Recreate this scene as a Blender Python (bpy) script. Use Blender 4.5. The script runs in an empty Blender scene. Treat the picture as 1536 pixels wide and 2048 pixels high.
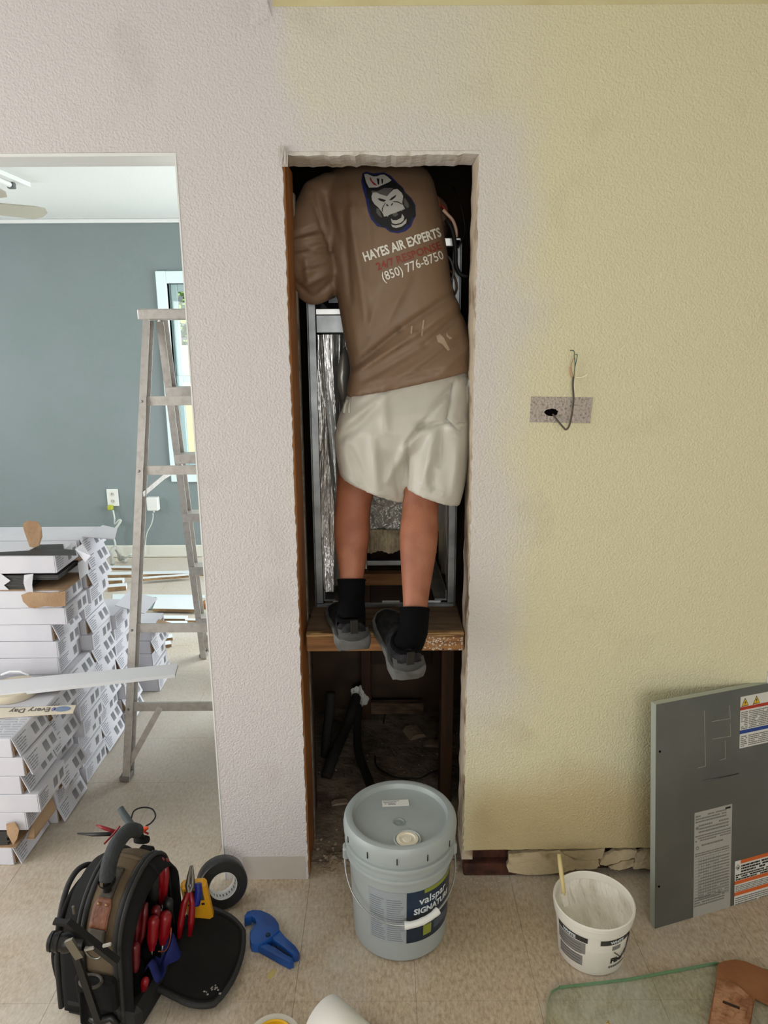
import bpy, bmesh, math, random
import numpy as np
from mathutils import Vector, Matrix
from mathutils.bvhtree import BVHTree
random.seed(7)
R = math.radians
scene = bpy.context.scene
col = scene.collection

# ---------------------------------------------------------------- camera
FPX, PITCH, ROLL, EYE = 1450.0, 13.9, -0.35, 1.62
cam_d = bpy.data.cameras.new('camera')
cam_d.sensor_fit = 'VERTICAL'; cam_d.sensor_height = 36.0
cam_d.lens = FPX / 2048 * 36.0
cam_d.clip_start = 0.05
cam = bpy.data.objects.new('camera', cam_d); col.objects.link(cam)
CAMROT = (Matrix.Rotation(R(90 - PITCH), 3, 'X') @ Matrix.Rotation(R(ROLL), 3, 'Z'))
cam.matrix_world = Matrix.Translation((0, 0, EYE)) @ CAMROT.to_4x4()
scene.camera = cam

# ---------------------------------------------------------------- world and daylight
scene.view_settings.view_transform = 'Standard'
scene.view_settings.look = 'None'
scene.view_settings.gamma = 1.0
scene.view_settings.use_curve_mapping = False
scene.view_settings.exposure = -0.14
w = bpy.data.worlds.new('world'); scene.world = w; w.use_nodes = True
wn = w.node_tree.nodes; wl = w.node_tree.links
sky = wn.new('ShaderNodeTexSky'); sky.sky_type = 'HOSEK_WILKIE'
sky.sun_direction = Vector((-0.22, -0.45, 0.86)).normalized(); sky.turbidity = 4.0
hs = wn.new('ShaderNodeHueSaturation'); hs.inputs['Saturation'].default_value = 0.45
wl.new(sky.outputs[0], hs.inputs['Color'])
wl.new(hs.outputs[0], wn['Background'].inputs['Color'])
wn['Background'].inputs['Strength'].default_value = 1.6

def area(name, loc, target, sx, sy, power, color):
    l = bpy.data.lights.new(name, 'AREA'); l.shape = 'RECTANGLE'; l.size = sx; l.size_y = sy
    l.energy = power; l.color = color
    o = bpy.data.objects.new(name, l); col.objects.link(o)
    o.location = loc
    o.rotation_euler = (Vector(target) - Vector(loc)).to_track_quat('-Z', 'Y').to_euler()
    return o
# daylight entering through the windows of both rooms (each lamp sits in its window opening)
area('daylight_side_door', (-2.47, 0.95, 1.05), (0.6, 1.25, 0.95), 1.5, 1.9, 44, (1.0, 0.985, 0.975))
area('daylight_rear_window', (0.3, -2.35, 1.5), (0.2, 1.9, 1.0), 1.9, 1.3, 44, (1.0, 0.98, 0.95))
area('daylight_patio_door', (0.76, 4.15, 1.05), (-2.0, 3.7, 0.6), 1.5, 1.9, 92, (0.93, 0.985, 1.0))
area('daylight_second_window', (-3.92, 3.6, 1.45), (-1.0, 3.3, 0.9), 1.5, 1.2, 50, (0.95, 0.98, 1.0))
sun = bpy.data.lights.new('sun', 'SUN'); sun.energy = 11.0; sun.angle = R(2); sun.color = (1.0, 0.96, 0.88)
so_ = bpy.data.objects.new('sun', sun); col.objects.link(so_)
so_.rotation_euler = Vector((0.22, 0.45, -0.86)).to_track_quat('-Z', 'Y').to_euler()

# ---------------------------------------------------------------- helpers
def at(px, py, Y):
    """point of the plane y = Y seen at a photograph pixel"""
    d = CAMROT @ Vector(((px - 768) / FPX, -(py - 1024) / FPX, -1.0))
    t = Y / d.y
    return Vector((d.x * t, Y, EYE + d.z * t))
def on(px, py, z=0.0):
    d = CAMROT @ Vector(((px - 768) / FPX, -(py - 1024) / FPX, -1.0))
    t = (z - EYE) / d.z
    return Vector((d.x * t, d.y * t, z))

MATS = {}
def lin(c):
    return tuple((v / 12.92 if v <= 0.04045 else ((v + 0.055) / 1.055) ** 2.4) for v in c)
def rgb(r, g, b):
    return lin((r / 255, g / 255, b / 255))
def mat(name, color, rough=0.6, metal=0.0, bump=None, var=None, spec=None, alpha=None, stretch=None, trans=None, detail=4, bdist=0.01):
    """bump=(scale, strength); var=(scale, colour2, lo, hi) procedural colour variation; stretch=(x,y,z) of the noise"""
    if name in MATS: return MATS[name]
    m = bpy.data.materials.new(name); m.use_nodes = True
    nt = m.node_tree; n = nt.nodes; l = nt.links; b = n['Principled BSDF']
    b.inputs['Base Color'].default_value = (*color, 1); b.inputs['Roughness'].default_value = rough
    b.inputs['Metallic'].default_value = metal
    if spec is not None: b.inputs['Specular IOR Level'].default_value = spec
    if trans is not None: b.inputs['Transmission Weight'].default_value = trans
    co = None
    if bump or var:
        tc = n.new('ShaderNodeTexCoord'); mp = n.new('ShaderNodeMapping'); l.new(tc.outputs['Object'], mp.inputs['Vector'])
        if stretch: mp.inputs['Scale'].default_value = stretch
        co = mp.outputs[0]
    if var:
        nz = n.new('ShaderNodeTexNoise'); nz.inputs['Scale'].default_value = var[0]; nz.inputs['Detail'].default_value = detail
        l.new(co, nz.inputs['Vector'])
        cr = n.new('ShaderNodeValToRGB'); l.new(nz.outputs[0], cr.inputs[0])
        cr.color_ramp.elements[0].position = var[2]; cr.color_ramp.elements[0].color = (*color, 1)
        cr.color_ramp.elements[1].position = var[3]; cr.color_ramp.elements[1].color = (*var[1], 1)
        l.new(cr.outputs[0], b.inputs['Base Color'])
    if bump:
        nb = n.new('ShaderNodeTexNoise'); nb.inputs['Scale'].default_value = bump[0]; nb.inputs['Detail'].default_value = 3
        l.new(co, nb.inputs['Vector'])
        bp = n.new('ShaderNodeBump'); bp.inputs['Strength'].default_value = bump[1]; bp.inputs['Distance'].default_value = bdist
        l.new(nb.outputs[0], bp.inputs['Height']); l.new(bp.outputs[0], b.inputs['Normal'])
    MATS[name] = m
    return m

def clear_glass(name, tint):
    m = bpy.data.materials.new(name); m.use_nodes = True; nt = m.node_tree; n = nt.nodes; l = nt.links
    n.remove(n['Principled BSDF']); tr = n.new('ShaderNodeBsdfTransparent'); tr.inputs[0].default_value = (*tint, 1)
    gl = n.new('ShaderNodeBsdfGlossy'); gl.inputs['Roughness'].default_value = .02
    mx = n.new('ShaderNodeMixShader'); mx.inputs[0].default_value = .06
    l.new(tr.outputs[0], mx.inputs[1]); l.new(gl.outputs[0], mx.inputs[2]); l.new(mx.outputs[0], n['Material Output'].inputs[0])
    MATS[name] = m; return m
class MB:
    """collects shapes; build() links them as ONE mesh object"""
    def __init__(s): s.v = []; s.f = []
    def add(s, vs, fs):
        o = len(s.v); s.v += [Vector(v) for v in vs]; s.f += [tuple(i + o for i in f) for f in fs]; return s
    def box(s, x0, x1, y0, y1, z0, z1, M=None, bev=0.0):
        if bev > 0:
            b = min(bev, (x1-x0)*.49, (y1-y0)*.49, (z1-z0)*.49)
            bm = bmesh.new(); bmesh.ops.create_cube(bm, size=1)
            for v in bm.verts:
                v.co = Vector(((x0+x1)/2 + v.co.x*(x1-x0), (y0+y1)/2 + v.co.y*(y1-y0), (z0+z1)/2 + v.co.z*(z1-z0)))
            bmesh.ops.bevel(bm, geom=bm.edges[:], offset=b, segments=1, affect='EDGES', profile=0.5)
            vs = [v.co.copy() for v in bm.verts]; bm.verts.index_update()
            fs = [tuple(v.index for v in f.verts) for f in bm.faces]; bm.free()
        else:
            vs = [Vector(p) for p in ((x0,y0,z0),(x1,y0,z0),(x1,y1,z0),(x0,y1,z0),(x0,y0,z1),(x1,y0,z1),(x1,y1,z1),(x0,y1,z1))]
            fs = [(0,3,2,1),(4,5,6,7),(0,1,5,4),(1,2,6,5),(2,3,7,6),(3,0,4,7)]
        if M: vs = [M @ v for v in vs]
        return s.add(vs, fs)
    def bar(s, a, b, wx, wz, up=(0,0,1)):
        """rectangular bar from a to b; wx across, wz along the up hint"""
        a = Vector(a); b = Vector(b); d = (b - a).normalized(); u = Vector(up)
        x = d.cross(u)
        if x.length < 1e-5: x = d.cross(Vector((1,0,0)))
        x.normalize(); z = x.cross(d).normalized()
        vs = []
        for p in (a, b):
            for sx, sz in ((-1,-1),(1,-1),(1,1),(-1,1)): vs.append(p + x*sx*wx/2 + z*sz*wz/2)
        return s.add(vs, [(0,1,2,3),(7,6,5,4),(0,4,5,1),(1,5,6,2),(2,6,7,3),(3,7,4,0)])
    def tube(s, pts, r, n=8, cap=True):
        pts = [Vector(p) for p in pts]; N = len(pts)
        rr = r if isinstance(r, (list, tuple)) else [r]*N
        ref = None; vs = []; fs = []
        for i, p in enumerate(pts):
            d = (pts[min(i+1, N-1)] - pts[max(i-1, 0)]).normalized()
            if ref is None:
                ref = d.orthogonal().normalized()
            ref = (ref - d*ref.dot(d)).normalized(); bi = d.cross(ref)
            for k in range(n):
                a = 2*math.pi*k/n; vs.append(p + (ref*math.cos(a) + bi*math.sin(a))*rr[i])
        for i in range(N-1):
            for k in range(n):
                k2 = (k+1) % n; fs.append((i*n+k, i*n+k2, (i+1)*n+k2, (i+1)*n+k))
        if cap:
            fs.append(tuple(reversed(range(n)))); fs.append(tuple(range((N-1)*n, N*n)))
        return s.add(vs, fs)
    def lathe(s, prof, n=32, M=None, a0=0.0, a1=None):
        """prof = [(r, z)...] about z"""
        full = a1 is None
        a1 = a0 + 2*math.pi if full else a1
        m = n if full else n + 1; vs = []; fs = []
        for r, z in prof:
            for k in range(m):
                a = a0 + (a1-a0)*k/n; vs.append(Vector((r*math.cos(a), r*math.sin(a), z)))
        for i in range(len(prof)-1):
            for k in range(n):
                k2 = (k+1) % m; fs.append((i*m+k, i*m+k2, (i+1)*m+k2, (i+1)*m+k))
        if M: vs = [M @ v for v in vs]
        return s.add(vs, fs)
    def prism(s, poly, d0, d1, M=None):
        """poly (x, z) extruded along y from d0 to d1"""
        n = len(poly); vs = [Vector((x, d0, z)) for x, z in poly] + [Vector((x, d1, z)) for x, z in poly]
        fs = [tuple(range(n)), tuple(reversed(range(n, 2*n)))] + [(i, i+n, (i+1) % n + n, (i+1) % n) for i in range(n)]
        if M: vs = [M @ v for v in vs]
        return s.add(vs, fs)
    def grid(s, fn, nu, nv, closed_u=False):
        vs = [Vector(fn(i/nu if not closed_u else i/nu, j/nv)) for j in range(nv+1) for i in range(nu if closed_u else nu+1)]
        m = nu if closed_u else nu+1
        fs = [(j*m+i, j*m+(i+1) % m, (j+1)*m+(i+1) % m, (j+1)*m+i) for j in range(nv) for i in range(nu)]
        return s.add(vs, fs)
    def xf(s, M):
        s.v = [M @ v for v in s.v]; return s
    def mesh(s, name, m=None, smooth=False, recalc=True):
        me = bpy.data.meshes.new(name); me.from_pydata([tuple(v) for v in s.v], [], s.f)
        if recalc:
            bm = bmesh.new(); bm.from_mesh(me); bmesh.ops.recalc_face_normals(bm, faces=bm.faces[:]); bm.to_mesh(me); bm.free()
        if m: me.materials.append(m)
        if smooth is not False:
            for p in me.polygons: p.use_smooth = True
            if smooth is not True:
                me.set_sharp_from_angle(angle=R(smooth))
        me.update()
        return me
    def build(s, name, m=None, parent=None, smooth=False, world=False, recalc=True):
        me = s.mesh(name, m, smooth, recalc)
        return link(name, me, parent, world)
def root_of(o):
    while o.parent: o = o.parent
    return o
def link(name, me, parent=None, world=False):
    o = bpy.data.objects.new(name, me); col.objects.link(o)
    if parent:
        o.parent = parent
        if world:
            me.transform(root_of(parent).matrix_basis.inverted())
    return o
def empty(name, loc=(0,0,0), rot=(0,0,0)):
    o = bpy.data.objects.new(name, None); col.objects.link(o)
    o.location = loc; o.rotation_euler = rot; o.empty_display_size = 0.05
    return o
def tag(o, label=None, cat=None, group=None, kind=None):
    if label: o['label'] = label
    if cat: o['category'] = cat
    if group: o['group'] = group
    if kind: o['kind'] = kind
    return o
def thing(name, label, cat, loc=(0,0,0), rot=(0,0,0), group=None):
    return tag(empty(name, loc, rot), label, cat, group)
def struct(name, mb, m, parent=None, smooth=False):
    o = mb.build(name, m, parent, smooth)
    if not parent: o['kind'] = 'structure'
    return o
def copy_tree(o, parent=None):
    c = o.copy(); col.objects.link(c); c.parent = parent
    for ch in list(o.children): copy_tree(ch, c)
    return c
def flat_text(txt, size, bold=0.0, spacing=1.0, align='LEFT', sx=1.0):
    """text as 2-D triangles: (verts (x,y), faces)"""
    cu = bpy.data.curves.new('t', 'FONT'); cu.body = txt; cu.size = size; cu.offset = bold; cu.space_character = spacing
    cu.align_x = align; cu.resolution_u = 2
    o = bpy.data.objects.new('t', cu); col.objects.link(o)
    dg = bpy.context.evaluated_depsgraph_get(); dg.update()
    me = bpy.data.meshes.new_from_object(o.evaluated_get(dg))
    vs = [(v.co.x*sx, v.co.y) for v in me.vertices]; fs = [tuple(p.vertices) for p in me.polygons]
    bpy.data.objects.remove(o); bpy.data.curves.remove(cu); bpy.data.meshes.remove(me)
    return vs, fs
def put2d(mb, vs, fs, fn):
    return mb.add([fn(x, y) for x, y in vs], fs)
def applied(o, *mods):
    """evaluate modifiers of o into a new mesh and remove the source object"""
    dg = bpy.context.evaluated_depsgraph_get(); dg.update()
    me = bpy.data.meshes.new_from_object(o.evaluated_get(dg))
    old = o.data; bpy.data.objects.remove(o); bpy.data.meshes.remove(old)
    return me

# ================================================================ the rooms
WY0, WY1 = 1.882, 1.992            # front and back face of the partition wall
CEIL = 2.372
OX0, OX1, OZ = -0.238, 0.233, 2.04  # closet opening
DX, DZ = -0.49, 2.036               # right edge and head of the doorway

# stippled, part primed partition wall: yellow paint, white primer sprayed at the left and round the opening
def wall_material():
    m = bpy.data.materials.new('stippled_wall_paint'); m.use_nodes = True
    nt = m.node_tree; n = nt.nodes; l = nt.links; b = n['Principled BSDF']; b.inputs['Roughness'].default_value = 0.62
    tc = n.new('ShaderNodeTexCoord'); sp = n.new('ShaderNodeSeparateXYZ'); l.new(tc.outputs['Object'], sp.inputs[0])
    nz = n.new('ShaderNodeTexNoise'); nz.inputs['Scale'].default_value = 2.6; nz.inputs['Detail'].default_value = 3; l.new(tc.outputs['Object'], nz.inputs['Vector'])
    def math_(op, a, b_, c=None):
        q = n.new('ShaderNodeMath'); q.operation = op
        for i, v in enumerate((a, b_, c)):
            if v is None: continue
            if isinstance(v, (int, float)): q.inputs[i].default_value = v
            else: l.new(v, q.inputs[i])
        return q.outputs[0]
    def ramp(v, lo, hi):
        q = n.new('ShaderNodeMapRange'); q.interpolation_type = 'SMOOTHSTEP'; l.new(v, q.inputs[0])
        q.inputs[1].default_value = lo; q.inputs[2].default_value = hi; q.inputs[3].default_value = 0; q.inputs[4].default_value = 1
        return q.outputs[0]
    wob = math_('MULTIPLY', math_('SUBTRACT', nz.outputs[0], 0.5), 0.28)
    x = math_('ADD', sp.outputs[0], wob); z = math_('ADD', sp.outputs[2], wob)
    left = math_('SUBTRACT', 1.0, ramp(x, -0.25, -0.10))            # primer at the left of the opening
    right = math_('SUBTRACT', 1.0, ramp(x, 0.27, 0.45))             # band beside the opening
    low = ramp(z, 0.28, 0.75); high = math_('SUBTRACT', 1.0, ramp(z, 2.06, 2.2))
    band = math_('MULTIPLY', right, math_('MULTIPLY', math_('ADD', math_('MULTIPLY', low, 0.85), 0.0), high))
    over = math_('MULTIPLY', math_('SUBTRACT', 1.0, ramp(x, 0.1, 0.5)), math_('MULTIPLY', ramp(z, 2.0, 2.1), 0.55))
    prim = math_('MAXIMUM', left, math_('MAXIMUM', band, over))
    mx = n.new('ShaderNodeMix'); mx.data_type = 'RGBA'; l.new(prim, mx.inputs[0])
    mx.inputs[6].default_value = (*rgb(216, 210, 175), 1); mx.inputs[7].default_value = (*rgb(208, 203, 203), 1)
    # the lower courses keep an older, browner coat
    old = math_('MULTIPLY', math_('SUBTRACT', 1.0, ramp(z, 0.24, 0.40)), ramp(sp.outputs[0], 0.2, 0.3))
    mo = n.new('ShaderNodeMix'); mo.data_type = 'RGBA'; l.new(math_('MULTIPLY', old, 0.8), mo.inputs[0])
    l.new(mx.outputs[2], mo.inputs[6]); mo.inputs[7].default_value = (*rgb(198, 178, 132), 1)
    # grubby marks
    n2 = n.new('ShaderNodeTexNoise'); n2.inputs['Scale'].default_value = 5.5; n2.inputs['Detail'].default_value = 5; l.new(tc.outputs['Object'], n2.inputs['Vector'])
    md = n.new('ShaderNodeMix'); md.data_type = 'RGBA'; md.blend_type = 'MULTIPLY'
    l.new(math_('MULTIPLY', ramp(n2.outputs[0], 0.56, 0.78), 0.35), md.inputs[0]); l.new(mo.outputs[2], md.inputs[6]); md.inputs[7].default_value = (0.72, 0.70, 0.66, 1)
    l.new(md.outputs[2], b.inputs['Base Color'])
    nb = n.new('ShaderNodeTexNoise'); nb.inputs['Scale'].default_value = 180; nb.inputs['Detail'].default_value = 2.5; l.new(tc.outputs['Object'], nb.inputs['Vector'])
    bp = n.new('ShaderNodeBump'); bp.inputs['Strength'].default_value = 0.5; bp.inputs['Distance'].default_value = 0.006
    l.new(nb.outputs[0], bp.inputs['Height']); l.new(bp.outputs[0], b.inputs['Normal'])
    return m
M_WALL = wall_material()
M_WHITE = mat('white_trim_paint', rgb(228, 230, 228), 0.45)
M_PRIMER = mat('primer_white', rgb(214, 210, 204), 0.7, bump=(60, 0.4), var=(25, rgb(170, 158, 140), 0.55, 0.75))
M_STUD = mat('stained_stud', rgb(172, 112, 56), 0.6, var=(9, rgb(124, 74, 34), 0.35, 0.7), stretch=(8, 8, 0.7), bump=(40, 0.2))
M_GYPSUM = mat('broken_gypsum', rgb(206, 190, 156), 0.95, bump=(70, 0.5), var=(22, rgb(160, 140, 108), 0.5, 0.75))
M_BLUE = mat('blue_grey_wall', rgb(129, 140, 141), 0.75, bump=(140, 0.08), var=(1.4, rgb(124, 136, 136), 0.4, 0.6))
M_CEIL = mat('ceiling_white', rgb(222, 226, 224), 0.85, bump=(80, 0.1))
M_DARKWALL = mat('closet_board', rgb(84, 66, 50), 0.9, bump=(30, 0.4), var=(6, rgb(58, 46, 36), 0.4, 0.7))
M_OFF = mat('offwhite_wall', rgb(206, 202, 190), 0.8, bump=(120, 0.2))

def wavy_edge(p0, p1, n, amp, seed):
    rnd = random.Random(seed); p0 = Vector(p0); p1 = Vector(p1); d = (p1-p0).normalized(); nn = Vector((-d.y, d.x))
    return [p0.lerp(p1, i/n) + (nn*rnd.uniform(-amp, amp) if 0 < i < n else nn*0) for i in range(n+1)]
# partition wall: one mesh of panels round the doorway and the closet opening, edges of the opening chipped
mb = MB()
le = wavy_edge((OX0, 0.0), (OX0, OZ), 170, 0.0019, 3)
mb.prism([(DX, 0.0)] + [tuple(p) for p in le] + [(DX, OZ)], WY0, WY1)
re = wavy_edge((OX1, OZ), (OX1, 0.098), 170, 0.0019, 4)
bt = wavy_edge((OX1, 0.098), (1.083, 0.109), 40, 0.0015, 5)
mb.prism([tuple(p) for p in re] + [tuple(p) for p in bt[1:]] + [(1.083, OZ)], WY0, WY1)
mb.prism([(OX0, OZ), (DX, OZ), (DX, DZ+0.004), (-2.5, DZ+0.004), (-2.5, CEIL), (1.083, CEIL), (1.083, OZ), (OX1, OZ)] , WY0, WY1)
wall = struct('wall_front', mb, M_WALL)
# white underside of both heads and the white corner edge of the doorway
struct('trim_1', MB().box(-2.5, DX-0.0005, WY0+0.001, WY1, DZ-0.004, DZ+0.0035), M_WHITE)
struct('trim_2', MB().box(DX-0.004, DX-0.0002, WY0-0.001, WY1+0.002, 0.0, DZ-0.004), M_WHITE)
mb = MB(); rnd = random.Random(11)
hd = [(OX0-0.012, OZ+0.008)] + [(OX0-0.012+ (OX1-OX0+0.024)*i/40, OZ-0.008+rnd.uniform(-0.003, 0.002)) for i in range(41)] + [(OX1+0.012, OZ+0.008)]
mb.prism(hd, WY0+0.004, 2.006)
struct('trim_3', mb, M_PRIMER)
# corner bead, bent out at the upper left of the opening
mb = MB()
for i in range(7):
    mb.tube([(OX0-0.007+i*0.0032, WY0-0.003, OZ+0.010), (OX0-0.008+i*0.0036, WY0-0.006, OZ-0.010), (OX0-0.006+i*0.003, WY0-0.002, OZ-0.034)], 0.0012, 5)
struct('trim_4', mb, M_PRIMER)
# left stud and packing strip of the opening, right return
struct('trim_5', MB().box(OX0-0.045, OX0+0.0035, WY0+0.014, 2.055, 0.0, OZ-0.01, bev=0.003), M_STUD)
struct('trim_6', MB().box(OX0-0.03, OX0+0.0065, 2.056, 2.09, 0.0, OZ-0.06, bev=0.002), mat('grey_packing', rgb(128, 122, 112), 0.8, bump=(50, .5), var=(30, rgb(86, 76, 66), 0.4, 0.7)))
mb = MB(); re2 = wavy_edge((0, 0), (0, 1), 50, 0.002, 8)
mb.prism([(OX1-0.0035+p.x, 0.06+p.y*(OZ-0.07)) for p in re2] + [(OX1+0.03, OZ-0.01), (OX1+0.03, 0.06)], WY0+0.008, 2.004)
struct('trim_7', mb, mat('jamb_return', rgb(196, 182, 160), 0.85, bump=(45, .6), var=(12, rgb(120, 92, 66), 0.5, 0.72)))
# far end of the partition wall: white casing and the next wall behind it
struct('trim_8', MB().box(1.084, 1.148, WY0-0.012, WY1+0.012, 0.0, CEIL, bev=0.004), M_WHITE)
struct('wall_right', MB().box(1.95, 2.05, -2.5, 3.4, 0, CEIL), M_OFF)
struct('wall_hall', MB().box(1.149, 1.95, 2.9, 3.0, 0, CEIL), mat('lilac_wall', rgb(196, 190, 198), 0.8, bump=(120, .2)))
# broken band where the baseboard was: recessed old plaster, sill plate, hole
mb = MB(); rnd = random.Random(5)
def slab(mb, x0, x1, z0, z1, y0, y1, n=14, amp=0.006, seed=1):
    r2 = random.Random(seed); n2 = 5
    poly = [(x0+(x1-x0)*i/n, z0+(r2.uniform(0, amp) if 0 < i < n else 0)) for i in range(n+1)] + [(x1 + r2.uniform(-amp, 0), z0+(z1-z0)*i/n2) for i in range(1, n2)] + \
           [(x1-(x1-x0)*i/n, z1-(r2.uniform(0, amp) if 0 < i < n else 0)) for i in range(n+1)] + [(x0 + r2.uniform(0, amp), z1-(z1-z0)*i/n2) for i in range(1, n2)]
    mb.prism(poly, y0, y1)
for i, pts in enumerate([[(440,765),(620,752),(800,742),(830,770),(900,800),(910,870),(840,890),(600,905),(430,890),(425,840)], [(808,745),(980,738),(1130,725),(1110,790),(1080,800),(960,805),(905,790),(850,766)],
    [(905,815),(1080,808),(1095,850),(1060,870),(930,875),(915,860)], [(1118,800),(1150,770),(1210,740),(1290,735),(1360,745),(1350,790),(1250,810),(1150,842),(1098,838)], [(1160,852),(1260,817),(1350,803),(1340,850),(1240,880),(1180,870)], [(1365,760),(1445,735),(1800,700),(1800,850),(1450,862),(1350,862),(1355,805)]]):
    r2 = random.Random(i+60); q = []
    for k in range(len(pts)):
        a_, b_ = pts[k], pts[(k+1) % len(pts)]
        for t in range(4):
            q.append((a_[0]+(b_[0]-a_[0])*t/4 + r2.uniform(-5, 5), a_[1]+(b_[1]-a_[1])*t/4 + r2.uniform(-5, 5)))
    yy = WY0 + (.004, .010, .007, .003, .009, .006)[i]
    cx = sum(x for x, _ in q)/len(q); cy = sum(y for _, y in q)/len(q)
    P_ = [at(900+(cx+(x-cx)*1.025)*.2734, 1500+(cy+(y-cy)*1.10)*.2734, yy) for x, y in q]
    MB().prism([(min(p.x, 1.08), p.z) for p in P_], yy, yy+.014).build('plaster_piece', M_GYPSUM, wall)
struct('trim_9', MB().box(OX1+0.02, 1.08, WY0+0.04, 1.99, 0.0, 0.115), mat('rotten_plate', rgb(84, 46, 32), 0.9, bump=(60, .8), var=(18, rgb(44, 24, 18), 0.4, 0.65)))
struct('trim_10', MB().box(OX1+0.004, 0.40, WY0+0.008, WY0+0.045, 0.0, 0.042, bev=0.004), MATS['rotten_plate'])
# smooth grey patch at the foot of the pier
struct('trim_11', MB().box(-0.435, -0.246, WY0-0.0012, WY0+0.004, 0.002, 0.082), mat('bare_plaster', rgb(186, 178, 170), 0.8, bump=(40, .1)))

# room shells
def wall_with_hole(axis, c0, c1, u0, u1, z0, z1, hu0, hu1, hz0, hz1):
    mb = MB()
    for a0, a1, b0, b1 in ((u0, hu0, z0, z1), (hu1, u1, z0, z1), (hu0, hu1, z0, hz0), (hu0, hu1, hz1, z1)):
        if axis == 'y': mb.box(a0, a1, c0, c1, b0, b1)
        else: mb.box(c0, c1, a0, a1, b0, b1)
    return mb
struct('wall_left', wall_with_hole('x', -2.6, -2.5, -2.5, 1.992, 0, CEIL, 0.18, 1.72, 0.08, 2.04), M_OFF)
struct('wall_rear', wall_with_hole('y', -2.6, -2.5, -2.6, 2.05, 0, CEIL, -0.75, 1.35, 0.8, 2.15), M_OFF)
struct('ceiling', MB().box(-4.1, 2.05, -2.6, 5.3, CEIL, CEIL+0.1), M_CEIL)
BW = 5.19
WX0, WX1, WZ0, WZ1 = -1.475, -0.70, 0.66, 1.955
struct('wall_back', wall_with_hole('y', BW, BW+0.12, -4.1, 0.9, 0, CEIL, WX0, WX1, WZ0, WZ1), M_BLUE)
struct('wall_second_left', wall_with_hole('x', -4.1, -4.0, 1.992, 5.3, 0, CEIL, 2.8, 4.4, 0.8, 2.1), M_BLUE)
struct('wall_second_right', wall_with_hole('x', 0.8, 0.9, 3.0, 5.19, 0, CEIL, 3.38, 4.92, 0.08, 2.04), M_BLUE)
struct('trim_15', MB().box(-0.246, 1.083, WY0-0.0008, WY0+0.003, 2.343, CEIL-0.001), mat('old_tan_paint', rgb(208, 200, 158), .7, bump=(60, .15), var=(7, rgb(198, 188, 142), .4, .65)))
struct('trim_12', MB().box(-4.0, 0.8, BW-0.022, BW-0.0005, CEIL-0.028, CEIL-0.0005, bev=0.006), M_WHITE)
struct('baseboard_back', MB().box(-4.0, 0.8, BW-0.016, BW-0.0005, 0.002, 0.094, bev=0.005), mat('baseboard_cream', rgb(214, 214, 202), 0.5))
# closet shell
struct('wall_closet_left', MB().box(-0.40, -0.33, 1.993, 2.98, 0, CEIL), M_DARKWALL)
struct('wall_closet_right', MB().box(0.33, 0.40, 1.993, 2.98, 0, CEIL), M_DARKWALL)
struct('wall_closet_back', MB().box(-0.40, 0.40, 2.90, 2.98, 0, CEIL), M_DARKWALL)

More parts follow.
